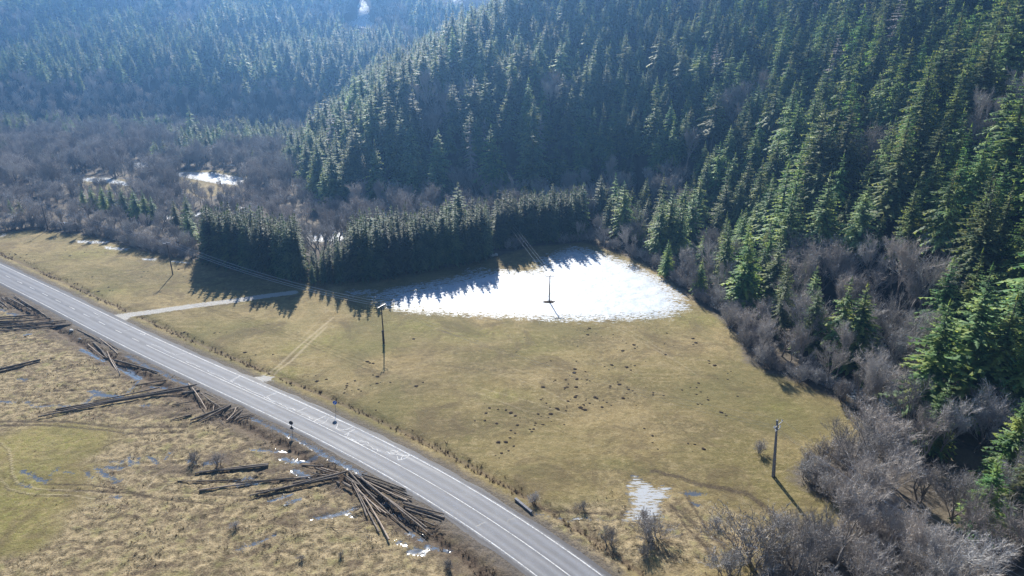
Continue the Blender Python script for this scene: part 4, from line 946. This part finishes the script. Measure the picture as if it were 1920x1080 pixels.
for i, (u, v) in enumerate(mole):
    x_, y_ = g(u, v)
    if seg_dist(np.array([x_]), np.array([y_]), [tuple(p) for p in centre[::5]])[0] < 5.5: continue
    if len(seen) >= 300: break
    seen.append(1); z_ = float(ground_z(np.array([x_]), np.array([y_]))[0])
    o = bpy.data.objects.new('molehill', MM[i % 5]); COL.objects.link(o); o.location = (x_, y_, z_-.01)
    sc_ = .68*random.choice((.45, .6, .75, .9, 1., 1.2, 1.6)); o.scale = (sc_, sc_*random.uniform(.8, 1.1), sc_*.8); o.rotation_euler = (0, 0, random.uniform(0, 6.28))
    MOLE_L.append((o, ('large ' if sc_ > .9 else 'small ' if sc_ < .45 else '')+'dark molehill', *uv(x_, y_, z_))); o['category'] = 'molehill'; o['group'] = 'molehills dotted over the meadow'

ordinal_labels(MOLE_L, mcell)
# ------------------------------------------------------------------ logs
t = NT('log bark')
cb = t.mix(t.ramp(t.noise(2.2, 5, .7, vec=t.mapv(t.obj(), (.35, 4, 4))), .35, .68), (.045,.034,.027), (.20,.165,.135))
hsv = t.n('ShaderNodeHueSaturation'); t.set(hsv.inputs['Color'], cb); t.set(hsv.inputs['Value'], t.ramp(t.rnd(), 0, 1, .6, 1.5))
M_LOG = t.done(t.bsdf(hsv.outputs[0], .75, .3, t.bump(t.noise(8, 4, .7), .03)))
t = NT('log peeled'); M_PEEL = t.done(t.bsdf(t.mix(t.ramp(t.noise(2., 4, .7, vec=t.mapv(t.obj(), (.3, 4, 4))), .3, .7), (.20,.15,.11), (.40,.32,.25)), .7, .3))
t = NT('cut wood'); M_CUT = t.done(t.bsdf(t.mix(t.noise(12, 3), (.35,.22,.12), (.5,.36,.22)), .8, .2))
LOGS = []
def L1(*segs): LOGS.extend([(w1(s_[:2]), s_[2], s_[3], s_[4] if len(s_) > 4 else 0) for s_ in segs])
def L3(*segs): LOGS.extend([(w3(s_[:2]), s_[2], s_[3], s_[4] if len(s_) > 4 else 0) for s_ in segs])
SA = 'in the tangled pile at the left edge by the road'
L1(((60,85),(185,155),.30,'thick dark log '+SA),((140,80),(380,235),.17,'longest slanting log '+SA),((0,100),(65,155),.17,'leftmost short log '+SA),((20,85),(45,105),.28,'stubby chunk '+SA),((205,160),(240,180),.32,'cut block lying loose '+SA),((110,65),(300,185),.16,'slim upper log '+SA),((0,125),(30,150),.15,'thin broken piece '+SA),((160,105),(330,205),.15,'thin pale log '+SA,1))
SB = 'in the flat stack reaching the left edge'
L1(((-60,235),(262,213),.24,'uppermost log '+SB),((-60,250),(100,243),.30,'short thick dark log '+SB),((-60,275),(382,238),.20,'second longest log '+SB),((-60,292),(500,252),.20,'long log pointing farthest to the road '+SB),((-60,313),(400,272),.22,'middle log '+SB),((-60,335),(532,282),.24,'longest lowest log '+SB),((380,290),(536,280),.26,'short log at the right end '+SB),((-60,262),(200,255),.2,'hidden inner log '+SB),((-60,325),(250,300),.18,'slim inner log '+SB))
L1(((-60,628),(305,540),.30,'thick lone log jutting in from the left edge, upper of two'),((-60,650),(300,556),.26,'thick lone log jutting in from the left edge, lower of two'))
SD = 'in the loose group across the ditch'
L1(((582,315),(762,412),.20,'uppermost dark log '+SD),((750,385),(885,500),.17,'steep pale log '+SD,1),((700,412),(850,550),.18,'long middle log '+SD),((660,425),(780,520),.15,'leftmost thin log '+SD,1),((735,440),(805,525),.16,'short log lying between others '+SD),((805,480),(900,650),.17,'pale log bridging the water '+SD,1),((808,415),(888,466),.16,'short right-hand log '+SD),((845,545),(905,655),.14,'thin dark log beside the bridging one '+SD),((860,545),(1188,640),.27,'long thick dark log pointing to the road '+SD))
SE = 'in the long narrow stack below the flooded ground'
L1(((290,978),(1400,772),.19,'lowest and farthest left log '+SE),((420,915),(1502,722),.22,'upper long log '+SE),((400,940),(1480,745),.2,'second long log '+SE),((450,932),(1380,778),.2,'third long log '+SE),((600,886),(1506,716),.24,'top log '+SE),((700,862),(1200,762),.18,'short back log '+SE),((1380,795),(1500,772),.32,'thick stub at the road end '+SE),((1010,735),(1250,698),.18,'loose dark log above '+SE[3:] if 0 else 'loose dark log just above the long narrow stack'))
SF = 'by the road end of the long narrow stack'
L1(((1415,728),(1552,932),.16,'steep pale pole-like log '+SF,1),((1500,785),(1655,897),.19,'log leaning toward the road '+SF),((1540,790),(1695,870),.18,'right-hand log leaning toward the road '+SF),((1430,1005),(1722,888),.22,'lower long log '+SF),((1500,1008),(1732,890),.24,'thick log beside the lower long one '+SF),((1280,1000),(1440,958),.18,'lone low log left '+SF[3:] if 0 else 'lone low log left of the splintered heap'),((1480,985),(1700,900),.18,'log tucked under others '+SF),((1290,885),(1440,858),.13,'thin stick below the long narrow stack'))
SG = 'in the splintered heap of short logs'
L1(((1700,1000),(1780,920),.20,'left short log '+SG,1),((1730,985),(1822,917),.2,'middle short log '+SG),((1790,985),(1868,965),.22,'right short log lying flat '+SG),((1750,960),(1772,908),.14,'small upright-lying piece '+SG,1),((1690,965),(1760,915),.16,'back short log '+SG),((1760,995),(1815,945),.16,'front short log '+SG),((1710,930),(1790,905),.15,'top short piece '+SG,1),((1600,925),(1605,890),.1,'thin splinter lying left of the splintered heap',1))
L3(((20,392),(518,336),.22,'upper log of the lone pair in the middle marsh'),((50,380),(518,347),.22,'lower log of the lone pair in the middle marsh'),((-100,445),(330,432),.14,'half sunk dark log left of the big junction'))
SH = 'in the left arm of the big log junction'
L3(((50,508),(1040,385),.17,'longest pale log '+SH,1),((390,550),(1052,395),.2,'lower long log '+SH),((430,525),(985,425),.2,'log with its end past the others '+SH),((680,462),(990,393),.24,'short thick log '+SH),((740,335),(892,342),.2,'lone dark log above '+'the big log junction'),((560,505),(1000,415),.18,'inner log '+SH),((800,392),(862,412),.15,'short dark log '+SH),((300,462),(690,432),.13,'sunken log '+SH))
SI = 'in the right fan of the big log junction'
L3(((1075,395),(1490,548),.19,'upper outer log '+SI),((1085,402),(1482,572),.2,'dark log with square end '+SI),((1150,405),(1430,498),.17,'uppermost short log '+SI),((1160,430),(1452,528),.17,'middle upper log '+SI),((1100,410),(1452,582),.18,'lower upper log '+SI,1),((1200,418),(1440,505),.15,'slim top log '+SI),((1075,435),(1330,850),.17,'steepest and longest pale log '+SI,1),((1070,440),(1182,687),.16,'short steep log '+SI),((1092,460),(1262,792),.17,'steep log by the longest pale one '+SI),((1060,385),(1302,640),.18,'bent middle log '+SI),((1110,500),(1312,665),.17,'short pale log in the middle '+SI,1),((1130,520),(1275,660),.15,'thin short log in the middle '+SI,1),((1060,390),(1462,780),.2,'long central log '+SI),((1250,520),(1586,772),.22,'dark lower log '+SI),((1140,430),(1590,800),.22,'longest dark log '+SI),((1180,470),(1500,700),.18,'log under the dark ones '+SI),((1040,425),(1110,470),.2,'short stub at the joint '+SI),((1025,400),(1250,560),.17,'inner crossing log '+SI),
   ((1460,680),(1640,750),.17,'short log near the ditch '+SI),((1330,575),(1402,640),.16,'little loose log '+SI))
SJ = 'of the small pile nearest the road bend'
L3(((1430,600),(1702,678),.24,'upper log '+SJ),((1430,616),(1700,695),.24,'second log '+SJ),((1620,690),(1682,712),.2,'short log '+SJ),((1440,632),(1620,690),.2,'under log '+SJ))
L3(((1020,465),(1075,500),.34,'thick sawn block beside the big log junction'),((978,452),(1000,462),.30,'small sawn block beside the big log junction'),((840,365),(960,402),.15,'upper slim log left above the big log junction'),((870,358),(995,388),.15,'lower slim log left above the big log junction',1))
nl = 0
for (p, q_), rad, lab, pale_ in LOGS:
    a_ = Vector((*g(*p), 0)); b_ = Vector((*g(*q_), 0)); d_ = b_-a_; L_ = max(d_.length, .5)
    pile = any(k in lab for k in ('junction', 'stack', 'pile', 'heap')); rad *= .74; dz = rad*.8 + (random.choice((0, .12, .26)) if pile else .03)
    mb = MB(); K = max(3, int(L_/2)); bow = random.uniform(-.018, .018)*L_
    pts = [Vector((L_*k/K, bow*math.sin(math.pi*k/K)+random.uniform(-.02,.02), random.uniform(-.02,.02))) for k in range(K+1)]
    flip = random.random() < .5; rs = [rad*(1.1-.45*(k/K if not flip else 1-k/K))*random.uniform(.95, 1.05) for k in range(K+1)]
    mb.tube(pts, rs, 9, 0, cap=1)
    for _ in range(int(L_*.5)):
        k = random.uniform(.1, .95); th = random.uniform(0, 6.28); pp = Vector((L_*k, bow*math.sin(math.pi*k), 0)); dd = Vector((.2, math.cos(th), math.sin(th)))
        mb.tube([pp, pp+dd*rad*1.6], [.03, .02], 4, 0)
    o = bpy.data.objects.new('log', mb.mesh('log', [M_PEEL if pale_ else M_LOG, M_CUT])); COL.objects.link(o)
    o.location = (a_.x, a_.y, dz); o.rotation_euler = (0, -random.uniform(-.012, .02) if L_ > 4 else 0, math.atan2(d_.y, d_.x))
    o['label'] = lab; o['category'] = 'log'; o['group'] = 'felled logs left of the road'; nl += 1

def sticks(seed, n, L_, r_):
    rr = random.Random(seed); b = MB()
    for _ in range(n):
        a_ = rr.gauss(0, .5); p = Vector((rr.uniform(-.8,.8), rr.uniform(-.5,.5), rr.uniform(.02,.12))); l = L_*rr.uniform(.3, 1)
        b.tube([p, p+Vector((math.cos(a_), math.sin(a_), rr.uniform(-.05,.15)))*l], [r_*rr.uniform(.6,1.2), r_*.5], 4)
    return b
dm = [merged('debris', [(sticks(1, 5, 1.6, .035), M_LOG)]), merged('debris', [(sticks(2, 4, 1.2, .03), M_PEEL)]), merged('debris', [(sticks(3, 7, .9, .04), M_LOG)])]
D_ = []
for (p, q_), rad, lab, pale_ in LOGS:
    A0, B0 = g(*p), g(*q_); ang = math.atan2(B0[1]-A0[1], B0[0]-A0[0])
    for _ in range(7):
        f = random.random(); x_ = A0[0]+(B0[0]-A0[0])*f+random.gauss(0, 1.6); y_ = A0[1]+(B0[1]-A0[1])*f+random.gauss(0, 1.6)
        if seg_dist(np.array([x_]), np.array([y_]), [tuple(c_) for c_ in centre[::5]])[0] < 6: continue
        D_.append((x_, y_, float(ground_z(np.array([x_]), np.array([y_]))[0]), ang+random.gauss(0, .5), random.uniform(.6, 1.3), random.choice((0, 0, 1, 2)), 0, 0))
stuff_instances('wood_debris', '', D_, dm)

# ------------------------------------------------------------------ poles and wires
t = NT('pole wood'); M_POLE = t.done(t.bsdf(t.mix(t.noise(3, 4, vec=t.mapv(t.obj(), (4, 4, .4))), (.045,.035,.03), (.12,.095,.08)), .8, .2))
t = NT('pole steel'); M_STEEL = t.done(t.bsdf((.28,.28,.29), .45, .5, Metallic=.6))
t = NT('porcelain'); M_PORC = t.done(t.bsdf((.75,.76,.78), .2, .6))
t = NT('concrete'); M_CONC = t.done(t.bsdf(t.mix(t.noise(2, 5, .7), (.13,.13,.145), (.25,.25,.265)), .85, .2))
t = NT('old concrete'); M_OLD = t.done(t.bsdf(t.mix(t.noise(3, 5, .7), (.09,.085,.075), (.22,.21,.19)), .9, .15))
t = NT('wire'); M_WIRE = t.done(t.bsdf((.50,.50,.52), .35, .5, Metallic=.7))
def insulator(h=.3):
    b = MB(); b.tube([(0,0,0),(0,0,h*.25)], [.02, .02], 6)
    b.tube([(0,0,h*.2),(0,0,h*.3),(0,0,h*.45),(0,0,h*.5),(0,0,h*.7),(0,0,h*.8),(0,0,h)], [.04,.11,.10,.06,.09,.07,.03], 8); return b
def power_pole(bx, by, ty, rot, lab, v_arm=False, mound_=False):
    xx, yy, hh = base_tip(bx, by, ty); zz = float(ground_z(np.array([xx]), np.array([yy]))[0])
    o = thing('power_pole', lab, 'power pole', (xx, yy, zz), rot, None)
    b = MB(); r0 = .17 if hh < 12 else .22; b.tube([(0,0,-.4)]+[(random.uniform(-.02,.02), random.uniform(-.02,.02), hh*k/5) for k in range(6)], [r0]+[r0*(1-.35*k/5) for k in range(6)], 9, cap=True)
    part('shaft', b.mesh('shaft', [M_POLE], True), o)
    if v_arm:
        b = MB(); b.tube([(.24,0,-.3),(.23,0,hh*.36)], [.17,.15], 8, cap=True); part('stub', b.mesh('stub', [M_POLE], True), o)
        for zc in (.8, hh*.33):
            b = MB(); b.tube([(.11,0,zc),(.11,0,zc+.12)], [.34,.34], 10, cap=True); part('strap', b.mesh('strap', [M_POLE]), o)
    tops = []
    if v_arm:
        b = MB(); b.tube([(0,0,hh-1.0),(-1.15,0,hh+.15)], [.055,.055], 6, cap=True); b.tube([(0,0,hh-1.0),(1.15,0,hh+.15)], [.055,.055], 6, cap=True)
        b.box((0,0,hh+.15), (2.5,.08,.08)); part('crossarm', b.mesh('crossarm', [M_STEEL]), o); zi = hh+.19; xi = (-1.15, .12, 1.15)
    else:
        b = MB(); b.box((0,-.0,hh-.15), (2.3,.11,.12)); part('crossarm', b.mesh('crossarm', [M_STEEL]), o); zi = hh-.09; xi = (-1.05, .22, 1.05)
        b = MB(); b.tube([(-.75,.07,hh-.2),(0,.1,hh-.85)], [.025,.025], 5); b.tube([(.75,.07,hh-.2),(0,.1,hh-.85)], [.025,.025], 5); part('brace', b.mesh('brace', [M_STEEL]), o)
    for k in xi:
        q_ = part('insulator', insulator(.42).mesh('insulator', [M_PORC], True), o); q_.location = (k, 0, zi)
        c_, s_ = math.cos(rot), math.sin(rot); tops.append(Vector((xx+c_*k, yy+s_*k, zz+zi+.42)))
    return tops, (xx, yy)
def bearing(p, q): return math.atan2(q[1]-p[1], q[0]-p[0])
b0, b1, b2 = g(90,432), g(324,515), g(720,643)
PA, _ = power_pole(90, 432, 383, bearing(b0, b1)-math.pi/2, 'wooden power pole at the far left end of the meadow, by grey thickets')
PB, _ = power_pole(324, 515, 455, bearing(b0, b2)-math.pi/2, 'wooden power pole in the left meadow with its shadow on open grass')
PC, _ = power_pole(720, 643, 575, bearing(b1, b2)-math.pi/2+.1, 'tallest wooden power pole, standing mid-meadow with a V-shaped crossarm', True)
PD, pd = power_pole(1030, 566, 517, .05, 'wooden power pole standing alone in the snowfield')
# bare earth at the foot of the snowfield pole
m = MM[0].copy(); m.name = 'earth patch'
o = bpy.data.objects.new('earth_patch', m); COL.objects.link(o); o.location = (pd[0], pd[1], -.0); o.scale = (3.6, 2.4, .8)
o['label'] = 'brown bare earth patch around the pole in the snow'; o['category'] = 'earth patch'
# concrete pole
xx, yy, hh = base_tip(1450, 893, 790); o = thing('concrete_pole', 'grey concrete power pole with a row of holes, right side of the meadow', 'power pole', (xx, yy, 0), .75, tilt=(-.053, -.057))
V_ = []; b = MB()
def prism(b, z0, z1, x0, x1, y0, y1, sx=1.0):
    def wv(zq): f = 1-.5*zq/hh; return f
    n_ = len(b.v)
    for zq in (z0, z1):
        f = wv(zq)
        for (xq, yq) in ((x0,y0),(x1,y0),(x1,y1),(x0,y1)): b.v.append(Vector((xq*f, yq*f, zq)))
    for f_ in ((0,1,2,3)[::-1],(4,5,6,7),(0,1,5,4),(1,2,6,5),(2,3,7,6),(3,0,4,7)): b.f.append(tuple(n_+i for i in f_)); b.m.append(0)
prism(b, -.4, hh, -.30, -.17, -.17, .17); prism(b, -.4, hh, .17, .30, -.17, .17)
for k in range(14): 
    z0 = hh*k/13.6; prism(b, z0-.05 if k else -.4, z0+.30, -.172, .172, -.14, .14)
part('shaft', b.mesh('shaft', [M_CONC]), o)
b = MB(); b.box((0,0,hh+.12), (.34,.26,.24)); part('cap', b.mesh('cap', [M_CONC]), o)
PE = []
for k, (zc, wd) in enumerate(((hh-.55, 2.6), (hh-1.35, 1.6))):
    b = MB(); b.box((0,-.2,zc), (wd,.09,.10)); part('crossarm', b.mesh('crossarm', [M_STEEL]), o)
    for s_ in (-1, 1):
        q_ = part('insulator', insulator(.36).mesh('insulator', [M_PORC], True), o); q_.location = (s_*(wd/2-.08), -.2, zc+.05)
        PE.append(Vector((xx-.75+math.cos(.75)*s_*(wd/2-.08), yy+math.sin(.75)*s_*(wd/2-.08), zc+.41)))
PE3 = [PE[0], PE[2], PE[1]]
def wire(a_, b_, sag, lab, r_=.016):
    mb = MB(); K = 24; pts = [a_.lerp(b_, k/K)-Vector((0,0,sag*4*(k/K)*(1-k/K))) for k in range(K+1)]
    mb.tube(pts, [r_]*(K+1), 4); o_ = bpy.data.objects.new('power_wire', mb.mesh('power_wire', [M_WIRE])); COL.objects.link(o_)
    o_['label'] = lab; o_['category'] = 'wire'; o_['group'] = 'overhead power wires'
nm3 = ('left', 'middle', 'right')
for k in range(3):
    wire(PA[k], PB[k], 1.0, '%s wire of three between the far left pole and the next pole' % nm3[k], .024)
    wire(PB[k], PC[k], 1.8, '%s wire of three from left meadow pole to tallest pole' % nm3[k], .036)
    wire(PC[k], PE3[k], 2.4, '%s thin wire from tallest pole toward the concrete pole' % nm3[k], .010)
    wire(PD[k], Vector((g(922,462)[0]+.9*k, g(922,462)[1]+28, 7.5)), .6, '%s wire from snowfield pole through the plantation gap' % nm3[k], .022)
    wire(PE3[k], Vector((62+k*1.0, 52+k*.5, 9.6)), 1.5, '%s wire leaving the concrete pole over the lower right thicket' % nm3[k], .012)
    wire(PA[k], PA[k]+(PA[k]-PB[k])*1.1, 1.0, '%s wire leaving the far left pole toward the photo edge' % nm3[k])

# ------------------------------------------------------------------ road signs
t = NT('sign blue'); M_BLUE = t.done(t.bsdf((.02,.13,.55), .4, .5))
t = NT('sign white'); M_WHITE = t.done(t.bsdf((.8,.8,.8), .4, .5))
t = NT('sign red'); M_RED = t.done(t.bsdf((.5,.02,.02), .4, .5))
t = NT('sign back'); M_BACK = t.done(t.bsdf((.06,.065,.075), .6, .3, Metallic=.2))
def disc(b, c, r_, y_, th, mi, K=28, k0=0):
    b.tube([Vector((c[0], y_, c[1])), Vector((c[0], y_+th, c[1]))], [r_, r_], K, mi, cap=mi if mi else True)
def sign(bx, by, hgt, rz, lab, kind):
    xx, yy = g(bx, by, .05); o = thing('road_sign', lab, 'road sign', (xx, yy, 0.), rz)
    b = MB(); b.tube([(0,0,-.3),(0,0,hgt+.35)], [.04,.04], 8, cap=True); part('post', b.mesh('post', [M_STEEL], True), o)
    if kind == 'blue':
        b = MB(); disc(b, (0, hgt), .41, -.075, .02, 0); part('sign_back', b.mesh('sign_back', [M_BACK]), o)
        b = MB(); disc(b, (0, hgt), .40, -.085, .006, 0); f = part('sign_face', b.mesh('sign_face', [M_BLUE]), o)
        b = MB(); b.box((0,-.089,hgt), (.72,.004,.09), Matrix.Rotation(-math.radians(50), 3, 'Y')); part('slash', b.mesh('slash', [M_WHITE]), f)
        b = MB()
        for k in range(28):
            a0, a1 = 2*math.pi*k/28, 2*math.pi*(k+1)/28
            b.quad(*[(r_*math.cos(a_), -.0885, hgt+r_*math.sin(a_)) for a_, r_ in ((a0,.365),(a1,.365),(a1,.40),(a0,.40))])
        part('rim', b.mesh('rim', [M_WHITE]), f)
    else:
        b = MB(); disc(b, (0, hgt), .39, .05, .02, 0); part('round_panel', b.mesh('round_panel', [M_BACK]), o)
        b = MB(); n_ = len(b.v); hh_ = hgt-1.02
        P_ = [(-.42, hh_-.28), (.42, hh_-.28), (0, hh_+.45)]
        for yq in (.05, .07): b.v += [Vector((p[0], yq, p[1])) for p in P_]
        b.f += [(0,1,2),(5,4,3),(0,3,4,1),(1,4,5,2),(2,5,3,0)]; b.m += [0]*5
        part('triangular_panel', b.mesh('triangular_panel', [M_BACK]), o)
sign(630, 775, 2.35, math.radians(8), 'round blue road sign with a white slash on the meadow verge', 'blue')
sign(549, 816, 2.6, math.radians(170), 'road sign seen dark from behind, round panel above a triangular one', 'back')

# ------------------------------------------------------------------ culvert
def wall_obj(name, lab, cat, pa, pb, hgt, th, z0, M_, gaps=0):
    a_ = Vector((*g(*pa), 0)); b_ = Vector((*g(*pb), 0)); L_ = (b_-a_).length; o = thing(name, lab, cat, (a_.x, a_.y, z0), math.atan2(b_.y-a_.y, b_.x-a_.x))
    b = MB(); n_ = max(2, int(L_/.8))
    for k in range(n_):
        b.box((L_*(k+.5)/n_, random.uniform(-.015,.015), hgt/2-.35), (L_/n_-.02, th, hgt+.7+random.uniform(-.02,.02)))
    part('wall', b.mesh('wall', [M_]), o)
    b = MB()
    for k in range(n_): b.box((L_*(k+.5)/n_, 0, hgt+.075+random.uniform(-.015,.015)), (L_/n_-.04, th+.12, .13))
    part('coping', b.mesh('coping', [M_]), o); return o
wall_obj('culvert_parapet', 'low pale stone culvert parapet on the meadow side of the road', 'parapet', (966,938), (997,964), .28, .26, 0.05, M_CONC)
wall_obj('culvert_headwall', 'rough concrete culvert headwall on the marsh side of the road', 'headwall', (866,990), (895,1013), .02, .45, -.12, M_OLD)
# two stones by the gap in the plantation
t = NT('stone'); M_STONE = t.done(t.bsdf(t.mix(t.noise(2, 4), (.3,.3,.29), (.5,.5,.48)), .9, .2, t.bump(t.noise(3,4), .1)))
def rock(px_, py_, r_, lab):
    import bmesh
    bm = bmesh.new(); bmesh.ops.create_icosphere(bm, subdivisions=3, radius=r_)
    s0 = random.random()*50
    for v in bm.verts:
        f_ = .75+.5*float(vnoise(v.co.x*2/r_+s0, v.co.y*2/r_+v.co.z*1.7/r_, 8)); v.co *= f_; v.co.z *= .7
    m_ = bpy.data.meshes.new('rock'); bm.to_mesh(m_); bm.free(); m_.materials.append(M_STONE)
    o = bpy.data.objects.new('rock', m_); COL.objects.link(o); x_, y_ = g(px_, py_); o.location = (x_, y_, r_*.35); o['label'] = lab; o['category'] = 'rock'
rock(923, 480, .8, 'left grey boulder in the gap between plantation blocks'); rock(930, 479, .7, 'right grey boulder in the gap between plantation blocks')
rock(134, 621, .5, 'pale stone beside the road near the flat log stack'); rock(150, 636, .3, 'small stone on the verge by the loose log group')

# ------------------------------------------------------------------ haze
b = MB(); b.box((-50, 600, 160), (2600, 2400, 400)); b.v = [Vector((v.x, v.y, v.z)) for v in b.v]
zlo, zhi = -2.2, 182.0
for v in b.v: v.z = zlo if v.z < 160 else zhi
hm = bpy.data.materials.new('haze'); hm.use_nodes = True; ht = hm.node_tree; ht.nodes.clear()
ho = ht.nodes.new('ShaderNodeOutputMaterial'); pv = ht.nodes.new('ShaderNodeVolumePrincipled')
pv.inputs['Color'].default_value = (*HAZE_COL, 1); pv.inputs['Density'].default_value = HAZE_DENSITY; pv.inputs['Anisotropy'].default_value = HAZE_G
ht.links.new(pv.outputs[0], ho.inputs['Volume'])
hz = bpy.data.objects.new('haze', b.mesh('haze', [hm])); COL.objects.link(hz); hz['kind'] = 'stuff'
print('firs', len(fir_c), 'bares', len(bare_c), 'logs', nl, 'moles', len(seen), 'tufts', len(a))
